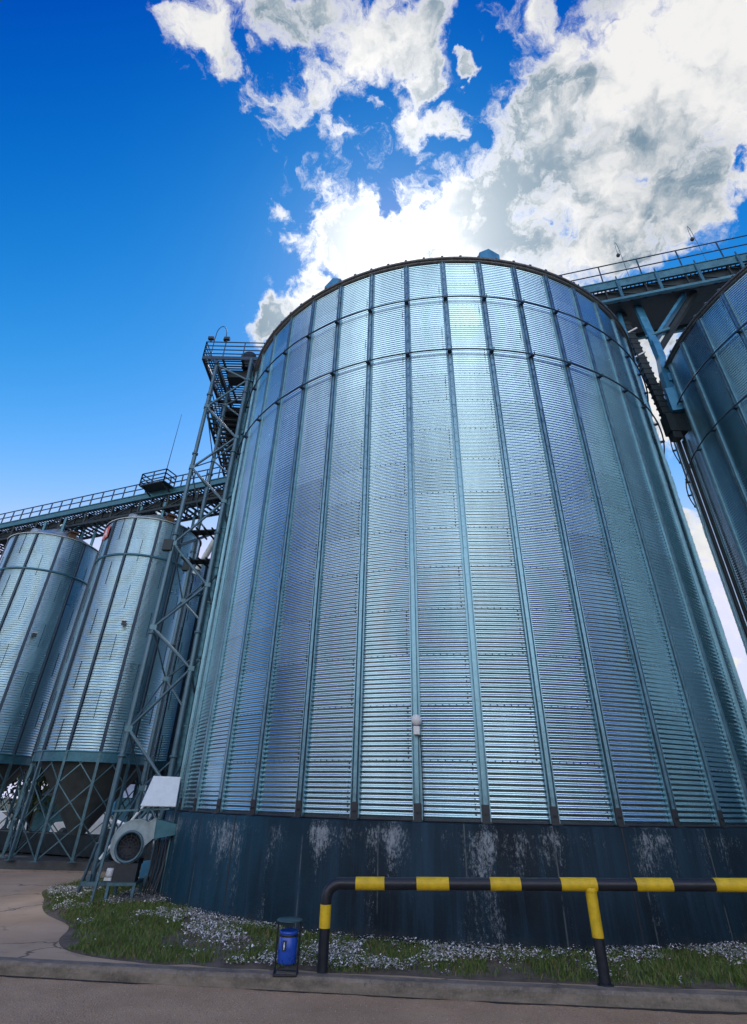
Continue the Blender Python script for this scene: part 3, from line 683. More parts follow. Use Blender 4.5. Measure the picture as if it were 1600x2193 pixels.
def cp(c, rot, lab):
    s = copy_tree(sB); s.location = Vector((c[0], c[1], 0))*K; s.rotation_euler = (0, 0, rot); s['label'] = lab; return s
cp(CA, math.radians(8), 'slim hopper silo cut off by the left edge, beside the one with the red sign')
cp(CC, math.radians(-5), 'slim hopper silo in the back row, seen through the lattice tower')
# foundation slab
d = np.array((-.925, .38)); nrm_ = np.array((.38, .925)); mid = (np.array(CA)+np.array(CB))/2
b = MB(); b.box((mid[0]-.6, mid[1]+1.6, .1), (15.5, 7.6, .2), rz=math.atan2(.0, 1))
fd = b.build('silo_foundation', m_conc_d, origin=(mid[0], mid[1], 0)); setp(fd, 'low dark concrete slab under the hopper silos', 'foundation')

b = MB(); q0 = np.array((*CB, .50))-np.array((*dg, 0))*2.6; q1 = q0+np.array((*dg, 0))*16
b.bar(q0, q1, .5, .5)
for i in range(20): b.bar(q0+(q1-q0)*i/19+(0, 0, -.3), q0+(q1-q0)*i/19+(0, 0, .28), .56, .06)
uc = b.build('discharge_conveyor', m_dark, origin=q0); setp(uc, 'dark enclosed conveyor on the slab under the hopper cones', 'conveyor')
# red sign plate
t = thing('sign_plate', 'small faded red sign with a pale letter under the rim of a hopper silo', 'sign', (-10.0, 18.45, 10.0))
def on_silo(c, ang, r_, z): return np.array((c[0]+r_*math.cos(ang), c[1]+r_*math.sin(ang), z))
aS = math.radians(-137)
er = np.array((math.cos(aS), math.sin(aS), 0)); et = np.array((-er[1], er[0], 0)); pc = on_silo(CB, aS, RH+.05, 10.22)
MB().box(pc, (.52, .02, .50), axes=[et, er, (0, 0, 1)]).build('plate', m_red, t)
lb = MB()
for (u0, v0), (u1, v1) in (((-.15, -.19), (0, .19)), ((0, .19), (.15, -.19)), ((-.09, -.05), (.09, -.05))):
    lb.bar(pc+er*.016+et*u0+(0, 0, v0), pc+er*.016+et*u1+(0, 0, v1), .05, .008, up=er)
lb.build('letter', m_white, t)
# small floodlights fixed to the hopper silos
for c, pos, lab in ((CB, (-8.30, 18.12, 6.66), 'small floodlight half-way up the hopper silo with the red sign'), (CA, (-12.25, 19.9, 6.70), 'small floodlight half-way up the leftmost hopper silo')):
    v_ = np.array(pos[:2])-np.array(c); v_ = v_/np.linalg.norm(v_); p = np.array((c[0]+v_[0]*(RH+.02), c[1]+v_[1]*(RH+.02), pos[2])); er = np.array((v_[0], v_[1], 0)); et = np.array((-er[1], er[0], 0))
    t = thing('floodlight', lab, 'lamp', p, 'floodlights on the hopper silos')
    MB().box(p+er*.16+(0, 0, -.01), (.14, .10, .10), axes=[et, er, (0, 0, 1)]).build('housing', m_motor, t)
    MB().box(p+er*.06+(0, 0, .07), (.05, .16, .05), axes=[et, er, (0, 0, 1)]).build('bracket', m_galv, t)
    MB().box(p+er*.15+(0, 0, .075), (.16, .15, .02), axes=[et, er, (0, 0, 1)]).build('hood', m_plas, t)

# ------------------------------------------------------------------ galleries
def handrail(mb, pts, h, n_rails=2, post=.9, r=.018, lean=0, skip_ends=False):
    pts = [np.array(p, float) for p in pts]
    for k in range(1, n_rails+1): mb.tube([p+(0, 0, h*k/n_rails) for p in pts], r, 6) if False else None
    for a, b in zip(pts[:-1], pts[1:]):
        l = np.linalg.norm(b-a); m_ = max(1, round(l/post))
        for k in range(1, n_rails+1): mb.bar(a+(0, 0, h*k/n_rails), b+(0, 0, h*k/n_rails), r*2)
        for i in range(m_+1):
            p = a+(b-a)*i/m_; mb.bar(p, p+(0, 0, h), r*2.2)
def gallery(name, label, A, B, zd, half, rail_h, depth, lower=True, post=.9, drop=.5, slat=.35):
    """walkway with side girders, grating, conveyor trough below"""
    A = np.array((*A, zd), float); B = np.array((*B, zd), float); dd = (B-A); ln = np.linalg.norm(dd); dd /= ln; nn_ = np.array((-dd[1], dd[0], 0))
    t = thing(name, label, 'conveyor gallery', A)
    for s in (-1, 1):
        g_ = MB(); o_ = nn_*half*s
        for zz in (0, -depth): g_.bar(A+o_+(0, 0, zz-.02), B+o_+(0, 0, zz-.02), .10, .035)
        g_.bar(A+o_+(0, 0, -depth/2-.02), B+o_+(0, 0, -depth/2-.02), .03, depth-.036)
        g_.build('side_girder', m_girder, t)
        h_ = MB(); handrail(h_, [A+o_, B+o_], rail_h, 2, post); h_.build('handrail', m_rail, t)
    dk = MB(); n_ = int(ln/.16)
    for i in range(n_):
        p = A+dd*(i+.5)*ln/n_; dk.box(p+(0, 0, .0), (.05, half*2-.12, .03), axes=[dd, nn_, (0, 0, 1)])
    for u in np.linspace(-half+.15, half-.15, 5): dk.bar(A+nn_*u+(0, 0, -.03), B+nn_*u+(0, 0, -.03), .03)
    dk.build('grating', m_dark, t)
    cv = MB(); cw = half*.62
    cv.bar(A+(0, 0, -drop-.1), B+(0, 0, -drop-.1), cw*1.4, .24)
    for i in range(int(ln/.8)):
        p = A+dd*(i+.5)*.8; cv.box(p+(0, 0, -drop-.1), (.06, cw*1.6, .44), axes=[dd, nn_, (0, 0, 1)])
    cv.build('conveyor_trough', m_dark, t)
    if lower:
        lw = MB()
        for s in (-1, 1): lw.bar(A+nn_*half*s*.95+(0, 0, -drop-.55), B+nn_*half*s*.95+(0, 0, -drop-.55), .08, .10)
        for i in range(int(ln/slat)):
            p = A+dd*(i+.5)*slat
            lw.box(p+(0, 0, -drop-.55), (.09, half*1.8, .05), axes=[dd, nn_, (0, 0, 1)])
        m_ = int(ln/1.4)
        for i in range(m_+1):
            p = A+dd*ln*i/m_
            for s in (-1, 1): lw.bar(p+nn_*half*s*.95+(0, 0, -depth), p+nn_*half*s*.95+(0, 0, -drop-.5), .06)
            if i < m_:
                q_ = A+dd*ln*(i+1)/m_
                for s in (-1, 1): lw.bar(p+nn_*half*s*.9+(0, 0, -depth-.03), q_+nn_*half*s*.9+(0, 0, -drop-.5), .045)
        lw.build('lower_truss', m_dark, t)
    return t, A, B, dd, nn_
# over the hopper silos
dg = np.array((-.925, .38)); g0 = np.array(CB)-dg*3.75; g1 = np.array(CB)+dg*14
gl, GA, GB, gd, gn = gallery('conveyor_gallery', 'long teal walkway and conveyor running over the hopper silos to the tower', g0, g1, 12.45, .62, .55, .24, True, .62, .32, .30)
for c in (CB, CA):
    for u, w_ in ((-.6, -.5), (-.6, .5), (.6, -.5), (.6, .5), (-1.35, -.5), (1.35, -.5)):
        p = np.array((c[0]+dg[0]*u+gn[0]*w_, c[1]+dg[1]*u+gn[1]*w_, ZH+.25)); MB().bar(p, p+(0, 0, 12.2-ZH-.55), .09).build('support_post', m_girder, gl)
    for u in (-1.6, 1.6):
        MB().bar(np.array((c[0]+dg[0]*u*.3, c[1]+dg[1]*u*.3, ZH+.9)), np.array((c[0]+dg[0]*u, c[1]+dg[1]*u, 11.9)), .05).build('support_strut', m_girder, gl)
    q_ = np.array((c[0]+dg[0]*.95+gn[0]*-.2, c[1]+dg[1]*.95-.9, ZH+.62))
    MB().lathe([(0, -.2), (.13, -.2), (.16, -.1), (.16, .16), (0, .22)], q_, 14, axis=(dg[0], dg[1], .35)).build('slide_gate', m_fan, gl)
# balcony with mast
pb = thing('service_balcony', 'small railed balcony with a thin mast on the walkway over the hopper silos', 'balcony', (-8.9, 18.95, 12.45))
bc = GA+gd*(np.dot(np.array((-8.72, 19.2))-g0, dg))-gn*(-1)*0
sgn = -1 if gn[1] > 0 else 1
b0_ = np.array((bc[0], bc[1], 12.45))+gn*sgn*.64
c_ = [b0_-gd*.62, b0_+gd*.62, b0_+gd*.62+gn*sgn*.6, b0_-gd*.62+gn*sgn*.6]
b = MB(); b.box(b0_+gn*sgn*.3+(0, 0, .0), (1.24, .6, .05), axes=[gd, gn, (0, 0, 1)])
for u in (-.5, .5): b.bar(b0_+gd*u+gn*sgn*.55+(0, 0, -.02), b0_+gd*u-gn*sgn*.2+(0, 0, -.3), .05)
b.build('deck', m_dark, pb)
b = MB(); handrail(b, [c_[0], c_[3], c_[2], c_[1]], .55, 3, .8); b.build('handrail', m_rail, pb)
mst = c_[3] if c_[3][0] > c_[2][0] else c_[2]
b = MB(); b.tube([mst+(0, 0, .3), mst+(0, 0, 3.35)], .014, 6, radii=[.018, .008]); b.build('mast', m_rail, pb)

# ------------------------------------------------------------------ lattice tower by the centre silo
FL, FR, BLc, BR = [np.array(p) for p in ((-6.07, 15.07), (-4.73, 14.89), (-5.89, 16.41), (-4.55, 16.22))]
ZTOP = 15.85
tw = thing('lattice_tower', 'tall steel lattice tower of bolted tubes left of the centre silo', 'tower', (-5.3, 15.65, 0))
for p in (FL, FR, BLc, BR):
    b = MB(); b.tube([(p[0], p[1], .02), (p[0], p[1], ZTOP)], .066, 14)
    for zz in (2.6, 5.6, 8.6, 11.6, 14.2): b.lathe([(.066, -.03), (.098, -.03), (.098, .03), (.066, .03)], (p[0], p[1], zz), 14)
    b.box((p[0], p[1], .03), (.34, .34, .04))
    for u in (0, PI/2): b.box((p[0], p[1], .16), (.26, .014, .24), rz=u)
    b.build('leg', m_tube, tw)
za = [.35, 3.2, 5.75, 8.3, 11.05, 13.65, 15.7]; zb_ = [1.95, 4.65, 6.95, 9.7, 12.2, 14.8]
faces = ((FL, FR, .040, 1), (FL, BLc, .022, 1), (BR, FR, .030, 1), (BR, BLc, .030, 1))
for P0, P1, rad, _ in faces:
    for i in range(len(za)-1):
        p0 = (*P0, za[i]); m1 = (*P1, zb_[i]); p2 = (*P0, za[i+1])
        MB().tube([p0, m1], rad, 8).build('brace', m_tube, tw)
        MB().tube([m1, p2], rad, 8).build('brace', m_tube, tw)
hb = MB()
for z_ in (11.05, 13.65):
    hb.bar((*FL, z_+.02), (*BLc, z_+.02), .04)
hb.build('cross_strut', m_galv, tw)
for z_ in za[1:-1]:
    for P0 in (FL, BR): MB().box((P0[0], P0[1], z_), (.17, .17, .14), rz=.4).build('gusset_plate', m_galv, tw)
for z_ in zb_:
    for P0 in (FR, BLc): MB().box((P0[0], P0[1], z_), (.15, .15, .12), rz=.4).build('gusset_plate', m_galv, tw)
# landing inside the tower with brackets outside
for zz in (8.0, 9.0):
    b = MB(); b.box((-5.25, 15.7, zz), (1.0, .35, .04), rz=-.136)
    for u in np.linspace(-.5, .5, 5): b.box((-5.25+u, 15.7, zz-.05), (.03, .9, .05), rz=-.136)
    b.build('landing', m_dark, tw)
MB().box((FL[0]-.12, FL[1]-.05, 8.22), (.28, .16, .34)).build('control_box', m_dark, tw)
MB().box((BLc[0]-.1, BLc[1], 8.1), (.24, .16, .3)).build('control_box', m_dark, tw)
# bucket elevator casings inside the tower
el = thing('bucket_elevator', 'slim upright elevator casing inside the right half of the lattice tower', 'elevator', (-4.95, 15.5, 0))
b = MB(); b.box((-4.72, 15.45, 8.0), (.16, .2, 15.6), rz=-.136)
for zz in np.arange(1.2, 15.5, 1.3): b.box((-4.72, 15.45, zz), (.2, .24, .04), rz=-.136)
b.build('casing', m_girder, el)
b = MB(); b.box((-4.85, 15.5, .25), (.5, .4, .5), rz=-.136); b.build('boot', m_duct, el)
b = MB(); b.box((-4.9, 15.62, 16.15), (.6, .5, .5), rz=-.136); b.lathe([(0, -.22), (.3, -.22), (.3, .22), (0, .22)], (-5.03, 15.62, 16.45), 20, axis=(0, 1, 0)); b.build('head', m_dark, el)
# pale spout from elevator to the hopper gallery
spo = thing('grain_spout', 'pale sloping spout pipe between the lattice tower and the hopper gallery', 'pipe', (-5.6, 16.9, 8))
MB().tube([(-5.10, 16.6, 9.75), (-5.95, 17.2, 8.15)], .10, 14).build('pipe', m_white, spo)
b = MB()
for q_ in (.08, .92):
    p = np.array((-5.10, 16.6, 9.75))*(1-q_)+np.array((-5.95, 17.2, 8.15))*q_; b.lathe([(.1, -.02), (.135, -.02), (.135, .02), (.1, .02)], p, 14, axis=(-.85, .6, -1.6))
b.build('flange', m_galv, spo)
# second spout at mid height, towards the silo wall
spo2 = thing('grain_spout', 'grey thin pipe leaving the lattice tower towards the hopper silo with the red sign', 'pipe', (-5.9, 16, 8))
MB().tube([(-5.95, 15.3, 8.35), (-5.85, 17.3, 9.6), (-5.7, 18.3, 10.3)], .05, 10).build('pipe', m_tube, spo2)

# platform on the tower and gallery behind it
ZP = 15.95
pf = thing('tower_platform', 'railed platform on top of the lattice tower', 'platform', (-5.3, 16.2, ZP))
X0, X1, Y0, Y1 = -6.62, -3.6, 14.95, 17.6
b = MB()
for yy in np.arange(Y0+.05, Y1, .14): b.box(((X0+X1)/2, yy, ZP), (X1-X0, .045, .035))
for xx in np.linspace(X0+.05, X1-.05, 5): b.box((xx, (Y0+Y1)/2, ZP-.06), (.06, Y1-Y0, .09))
b.build('grating', m_dark, pf)
b = MB()
b.box(((X0+X1)/2, Y0, ZP-.02), (X1-X0, .05, .15)); b.box((X0, (Y0+Y1)/2, ZP-.02), (.05, Y1-Y0, .15)); b.box(((X0+X1)/2, Y1, ZP-.02), (X1-X0, .05, .15))
for xx in (-6.07, -4.7): b.box((xx, (Y0+Y1)/2, ZP-.2), (.1, Y1-Y0, .18))
for k in range(5): b.bar((X0+.1, Y0+.3+k*.55, ZP-.05), (FL[0], FL[1]+k*.3, ZP-.95), .05)
b.build('edge_beam', m_rail, pf)
b = MB(); handrail(b, [(X1, Y0, ZP), (X0, Y0, ZP), (X0, Y1, ZP)], .82, 4, .72, .016); b.build('handrail', m_rail, pf)
b = MB(); b.box((-5.35, 15.75, ZP-.3), (.8, .5, .35)); b.build('machine_bay', m_dark, pf)
for xx, lab in ((-6.47, 'floodlight on the left post of the tower platform'), (-5.85, 'floodlight on the second post of the tower platform')):
    t = thing('floodlight', lab, 'lamp', (xx, Y0, ZP+.8), 'floodlights on the tower platform')
    MB().box((xx, Y0-.03, ZP+.98), (.22, .12, .12)).build('housing', m_motor, t); MB().box((xx, Y0, ZP+.87), (.05, .05, .12)).build('bracket', m_rail, t)
t = thing('gooseneck_lamp', 'curved lamp pole rising from the corner of the tower platform', 'lamp', (-6.4, 15.1, ZP), 'curved lamp poles on the walkways')
def goose(t, x, y, z0, h, sx, r_=.016, w=.42):
    P = [(x, y, z0), (x, y, z0+h*.6)]
    for k in range(1, 9):
        a_ = PI*k/8*1.02; P.append((x+sx*w/2*(1-math.cos(a_)), y, z0+h*.72+h*.28*math.sin(a_)))
    e_ = P[-1]; P.append((e_[0], y, e_[2]-.14))
    MB().tube(P, r_, 7).build('pole', m_rail, t)
    MB().lathe([(0, .06), (.05, .05), (.085, -.02), (.06, -.09), (0, -.11)], (P[-1][0], y, P[-1][2]-.03), 12).build('lamp_head', m_motor, t)
goose(t, -6.4, 15.1, ZP, 1.85, 1)
# gallery running back from the platform
bg_t, _, _, _, _ = gallery('conveyor_gallery', 'dark walkway seen from below, running back from the tower platform beside the centre silo', (-6.05, 17.6), (-7.4, 34.5), 15.95, .92, .8, .22, True, .9, .30, .34)

# ------------------------------------------------------------------ gallery over the big silos on the right
dC = (C2-C1)/np.linalg.norm(C2-C1)
rg, RA, RBp, rd, rn = gallery('conveyor_gallery', 'teal walkway and conveyor high over the two large silos at the right', C1-dC*3, C2+dC*6, 20.0, 1.15, 1.0, .42, True, 1.45, .55, .5)
for s in (-1, 1):
    for i in range(int(24/1.45)):
        p = RA+rd*(i+.5)*1.45+rn*1.2*s; b = MB().bar(p+(0, 0, -.1), p+(0, 0, -1.15), .12, .05); b.box(p+(0, 0, .08), (.04, .04, .16)); b.build('girder_stiffener', m_girder, rg)
MB().bar(RA+(0, 0, -.75), RBp+(0, 0, -.75), 1.9, .8).build('conveyor_housing', m_dark, rg)
b = MB()
for s in (-1, 1): b.bar(RA+rn*s*1.2+(0, 0, -1.2), RBp+rn*s*1.2+(0, 0, -1.2), .14, .12)
b.build('bottom_chord', m_girder, rg)
for (x_, y_), lab, q_ in (((10.27, 14.0), 'curved lamp pole on the right walkway, nearer the centre silo', 1), ((12.98, 13.2), 'curved lamp pole on the right walkway, nearer the right edge', 1)):
    s_p = np.dot(np.array((x_, y_))-C1, dC); p = C1+dC*s_p+np.array((rn[0], rn[1]))*(-1.15 if rn[1] > 0 else 1.15)
    t = thing('gooseneck_lamp', lab, 'lamp', (p[0], p[1], 20), 'curved lamp poles on the walkways')
    goose(t, p[0], p[1], 20.0, 2.3, -1, .010, .13)
# round duct end at the right
b = MB(); pD = C1+dC*12.0
t = thing('round_duct', 'pale blue round duct under the right walkway at the frame edge', 'duct', (pD[0], pD[1], 18.9))
MB().tube([(14.3, 12.9, 19.55), (16.5, 12.2, 19.6)], .36, 20).build('pipe', m_duct, t)
# spouts and struts in the gap between the big silos
gt = thing('gallery_support', 'blue braced struts carrying the right walkway in the gap between the silos', 'support frame', (10.6, 14.5, 0))
for a_, b_, w in (((9.98, 14.95, 19.4), (9.37, 14.2, 13.0), .16), ((10.55, 14.55, 19.4), (10.67, 14.49, 16.7), .30), ((12.2, 13.85, 18.95), (10.95, 14.75, 17.25), .30)):
    MB().bar(a_, b_, w, .12).build('strut', m_duct, gt)
MB().bar((10.45, 14.55, 17.15), (11.35, 14.35, 17.45), .14, .10).build('cross_beam', m_girder, gt)
gs = thing('chute_pipe', 'bright blue chute with box fittings coming down in front of the right silo', 'chute', (10.6, 14.55, 13.4))
b = MB(); b.bar((10.66, 14.47, 16.85), (10.68, 14.46, 15.95), .26, .24); b.bar((10.68, 14.46, 16.0), (10.60, 14.50, 15.2), .25, .24); b.bar((10.60, 14.5, 15.25), (10.57, 14.52, 13.6), .26, .24)
b.build('pipe', m_duct, gs)
MB().box((10.86, 14.40, 14.95), (.46, .30, .34), rz=-.3).build('box_fitting', m_duct, gs)
b = MB().box((10.62, 14.5, 13.95), (.40, .34, 1.0), rz=-.3); b.box((10.9, 14.4, 13.68), (.42, .36, .42), rz=-.3); b.build('box_fitting', m_duct, gs)
gc = thing('cable_tray', 'dark cable tray dropping through the gap between the two large silos', 'cable tray', (10.3, 14.9, 12.8))
b = MB(); b.bar((10.05, 14.95, 19.0), (10.36, 14.72, 12.75), .30, .20)
for q_ in np.linspace(0, 1, 24):
    p = np.array((10.05, 14.95, 19.0))*(1-q_)+np.array((10.36, 14.72, 12.75))*q_; b.box(p, (.36, .24, .07))
b.build('tray', m_dark, gc)
MB().bar((12.5, 13.75, 18.9), (10.9, 14.9, 16.6), .22, .16).build('tray_arm', m_dark, gc)
b = MB(); b.box((10.47, 14.72, 13.05), (.62, .4, .75)); b.box((10.36, 14.7, 12.6), (.3, .3, .4)); b.build('junction_housing', m_dark, gc)
for zz in (17.6, 16.3): MB().bar((9.85, 14.85, zz), (10.35, 14.7, zz+.25), .05).build('clip', m_plas, gc)
pp = thing('downpipe', 'pair of thin upright pipes between the gap housing and the right silo', 'pipe', (10.9, 15.3, 0))
for x_, y_ in ((10.62, 15.0), (10.82, 15.05)): MB().tube([(x_, y_, 0), (x_, y_, 12.6)], .055, 10).build('pipe', m_dark, pp)

# ------------------------------------------------------------------ barrier rail
rl = thing('barrier_rail', 'black and yellow tubular crash barrier standing along the kerb', 'barrier', (-.475, 8.72, 0))
r_ = .066
def yl(t_): return 8.72-(t_+.475)*.081
def zl(t_): return .862+(t_+.3)*.0235
# elbow and posts
P = [(-.475, yl(-.475), 0.0), (-.475, yl(-.475), .66)]
for k in range(1, 9):
    a_ = PI/2*k/8; P.append((-.475+.17*(1-math.cos(a_)), yl(-.4), .69+.17*math.sin(a_)))
xe = 7.6
P += [(xe, yl(xe), zl(xe))]
MB().tube(P, r_, 24).build('pipe', m_black, rl)
for x_ in (2.85, 6.2):
    b = MB(); b.tube([(x_, yl(x_), 0.0), (x_, yl(x_), zl(x_)-.02)], r_*.97, 24); b.lathe([(r_, 0), (r_+.03, .0), (r_+.02, .012), (r_, .016)], (x_, yl(x_), .012), 20); b.build('post', m_black, rl)
    MB().tube([(x_, yl(x_), .43), (x_, yl(x_), zl(x_)-.045)], r_*.97+.004, 24).build('yellow_band', m_yellow, rl)
MB().tube([(-.475, yl(-.475), .42), (-.475, yl(-.475), .648)], r_+.004, 24).build('yellow_band', m_yellow, rl)
for x0_, x1_ in ((-.10, .27), (.68, 1.09), (1.61, 1.99), (2.49, 2.93), (3.41, 3.85), (4.36, 4.83), (5.35, 5.8), (6.3, 6.75)):
    MB().tube([(x0_, yl(x0_), zl(x0_)), (x1_, yl(x1_), zl(x1_))], r_+.004, 24).build('yellow_band', m_yellow, rl)
b = MB()
for x_ in (2.85, 6.2): b.lathe([(r_+.005, -.03), (r_+.014, -.01), (r_+.012, .01), (r_+.004, .02)], (x_, yl(x_), zl(x_)-.05), 20)
b.build('weld_collar', m_yellow, rl)

# ------------------------------------------------------------------ litter bin
bx, by = -.905, 8.63
tb = thing('litter_bin', 'small blue cylindrical litter bin hanging in a dark frame by the kerb', 'litter bin', (bx, by, 0))
b = MB()
for s in (-1, 1):
    b.tube([(bx+s*.135, by-.10, .012), (bx+s*.135, by+.10, .012)], .011, 8)
    b.tube([(bx+s*.135, by, .012), (bx+s*.14, by, .50)], .011, 8)
    b.tube([(bx+s*.135, by-.10, .012), (bx+s*.135, by-.02, .10)], .008, 6)
b.tube([(bx-.135, by-.10, .012), (bx+.135, by-.10, .012)], .011, 8); b.tube([(bx-.135, by+.1, .012), (bx+.135, by+.1, .012)], .011, 8)
b.tube([(bx-.13, by, .10), (bx+.13, by, .10)], .009, 8)
b.build('frame', m_black, tb)
b = MB(); b.lathe([(.0, .108), (.110, .108), (.114, .115), (.114, .355), (.110, .36), (.110, .372), (.116, .376), (.116, .405), (.106, .405), (.106, .14), (0, .14)], (bx, by, 0), 32)
body = b.build('bucket', m_blue, tb)
b = MB(); b.lathe([(.1155, .352), (.118, .356), (.118, .37), (.1155, .374)], (bx, by, 0), 32); b.build('rim_band', m_black, body)
b = MB(); b.lathe([(0, .522), (.15, .512), (.165, .50), (.16, .494), (0, .50)], (bx, by, 0), 32); b.build('lid', simple('dark_green_lid_paint', (.03, .075, .085), .45), tb)
# round-headed pictogram on the bucket
def on_b(a_, z_, o=.1045): return (bx+o*math.sin(a_), by-o*math.cos(a_), z_)
def patch(a0, a1, z0, z1, o, mat, nm):
    n_ = 6; P = []
    for i in range(n_+1):
        a_ = a0+(a1-a0)*i/n_; P += [on_b(a_, z0, o), on_b(a_, z1, o)]
    return MB().add(P, [(2*i, 2*i+2, 2*i+3, 2*i+1) for i in range(n_)]).build(nm, mat, body)
patch(-.50, -.05, .225, .325, .1155, m_motor, 'sticker')
b = MB()
for z0, z1, a0, a1 in ((.240, .285, -.34, -.26), (.262, .290, -.37, -.23), (.292, .308, -.345, -.255)):
    P = [on_b(a0, z0, .1172), on_b(a1, z0, .1172), on_b(a1, z1, .1172), on_b(a0, z1, .1172)]; b.add(P, [(0, 1, 2, 3)])
b.build('pictogram', m_white, body)

# ------------------------------------------------------------------ blower beside the plinth
fx, fy, fz = -4.76, 13.38, .905
fan = thing('aeration_blower', 'pale grey snail-shaped blower on a steel stand at the left end of the plinth', 'blower', (fx, fy, 0))
dirv = np.array((.14, -.99, 0)); dirv /= np.linalg.norm(dirv)      # inlet faces the viewer
sx = np.array((.99, .14, 0)); sx /= np.linalg.norm(sx); up = np.array((0, 0, 1.))
def fp(u, v_, w): return np.array((fx, fy, fz))+sx*u+up*v_+dirv*w
P = []; n_ = 40; prof_pts = []
for i in range(n_+1):
    a_ = math.radians(-70)-math.radians(290)*i/n_*1.0      # from lower left round to the outlet on top
    pass
spiral = []
for i in range(n_+1):
    t_ = i/n_; a_ = math.radians(250-195*t_-0)             # 250deg (bottom) -> 55deg (upper right), clockwise
    r0_ = .27+.20*t_; spiral.append((math.cos(a_)*r0_, math.sin(a_)*r0_))
spiral += [(.40, .47), (.42, .13), (.30, .02)]
for i in range(8): a_ = math.radians(-5-100*i/7); spiral.append((math.cos(a_)*.285, math.sin(a_)*.285))
outl = np.array(spiral); m_ = len(outl); hw = .17
b = MB(); V = [fp(u, v_, hw) for u, v_ in outl]+[fp(u, v_, -hw) for u, v_ in outl]
b.add(V, [(i, i+m_, (i+1) % m_+m_, (i+1) % m_) for i in range(m_)], False)
inl = .245
ring_o = [fp(math.cos(a_)*inl, math.sin(a_)*inl, hw) for a_ in [math.atan2(v_, u) for u, v_ in outl]]
b.add([fp(u, v_, hw) for u, v_ in outl]+ring_o, [(i, (i+1) % m_, m_+(i+1) % m_, m_+i) for i in range(m_)])
b.add([fp(u, v_, -hw) for u, v_ in outl]+[fp(0, 0, -hw)], [((i+1) % m_, i, m_) for i in range(m_)])
hs_ = b.build('housing', m_fan, fan)
for w in (hw, -hw):
    b = MB()
    for k in range(m_-10):
        (u, v_), (u2, v2) = outl[k]*1.02, outl[k+1]*1.02
        b.bar(fp(u, v_, w), fp(u2, v2, w), .03, .02, up=dirv)
    b.build('rim_flange', m_fan, hs_)
b = MB(); b.lathe([(.225, .0), (.25, -.01), (.275, .02), (.268, .05), (.245, .055), (.225, .03)], fp(0, 0, hw), 40, axis=dirv); b.build('inlet_ring', m_tube, hs_)
b = MB(); b.lathe([(0, -.04), (.235, -.04), (.235, .02)], fp(0, 0, hw), 32, axis=dirv)
for k in range(12):
    a_ = 2*PI*k/12; b.bar(fp(math.cos(a_)*.03, math.sin(a_)*.03, hw+.01), fp(math.cos(a_)*.235, math.sin(a_)*.235, hw+.01), .008)
for rr_ in (.08, .13, .18): b.tube([fp(math.cos(a_)*rr_, math.sin(a_)*rr_, hw+.012) for a_ in np.linspace(0, 2*PI, 25)], .005, 5, cap=False)
b.lathe([(0, .02), (.022, .015), (.026, 0)], fp(0, 0, hw), 12, axis=dirv)
b.build('inlet_grille', m_motor, hs_)
# outlet transition into the plinth
b = MB(); A_ = [fp(.41, .47, hw-.01), fp(.43, .13, hw-.01), fp(.43, .13, -hw), fp(.41, .47, -hw)]; B_ = [fp(.95, .36, .10), fp(.95, .22, .10), fp(.95, .22, -.1), fp(.95, .36, -.1)]
b.add(A_+B_, [(0, 1, 5, 4), (1, 2, 6, 5), (2, 3, 7, 6), (3, 0, 4, 7), (0, 3, 2, 1), (4, 5, 6, 7)]); b.build('outlet_duct', m_girder, fan)
b = MB(); b.lathe([(0, -.26), (.14, -.26), (.16, -.2), (.16, .2), (.14, .26), (0, .26)], fp(0, -.02, -.45), 20, axis=dirv); b.box(fp(0, -.28, -.4), (.3, .5, .1)); b.build('motor', m_motor, fan)
b = MB(); b.box(fp(.02, -.42, .0), (.44, .32, .30), rz=.14); b.build('pedestal', m_motor, fan)
b = MB(); b.lathe([(0, -.07), (.06, -.07), (.07, -.04), (.07, .04), (.06, .07), (0, .07)], fp(-.27, -.42, .12), 16, axis=up); b.box(fp(-.27, -.52, .12), (.14, .1, .05)); b.build('valve_head', m_plas, fan)
b = MB()
for u in (-.22, .26):
    for w in (.2, -.5): b.bar(fp(u, -.60, w), fp(u-.0, -.9, w), .055, .055)
for w in (.2, -.5): b.bar(fp(-.25, -.59, w), fp(.29, -.59, w), .06, .05)
for u in (-.22, .26): b.bar(fp(u, -.59, .2), fp(u, -.59, -.5), .05, .05)
b.bar(fp(-.8, -.62, -.1), fp(-.25, -.62, -.1), .09, .06)
b.bar(fp(-.22, -.85, .2), fp(.26, -.85, .2), .03, .03)
b.build('stand', m_galv, fan)
b = MB()
for k in range(6):
    u = .46+.05*k; b.tube([fp(u, .1, -.05-.03*k), fp(u+.02*math.sin(k*2.1), -.35, -.06), fp(u-.06, -.75, .03*k-.1)], .016, 6)
b.build('hoses', m_motor, fan)
MB().box(fp(.50, -.84, -.05), (1.0, .7, .10), rz=.14).build('floor_plate', m_conc_d, fan)
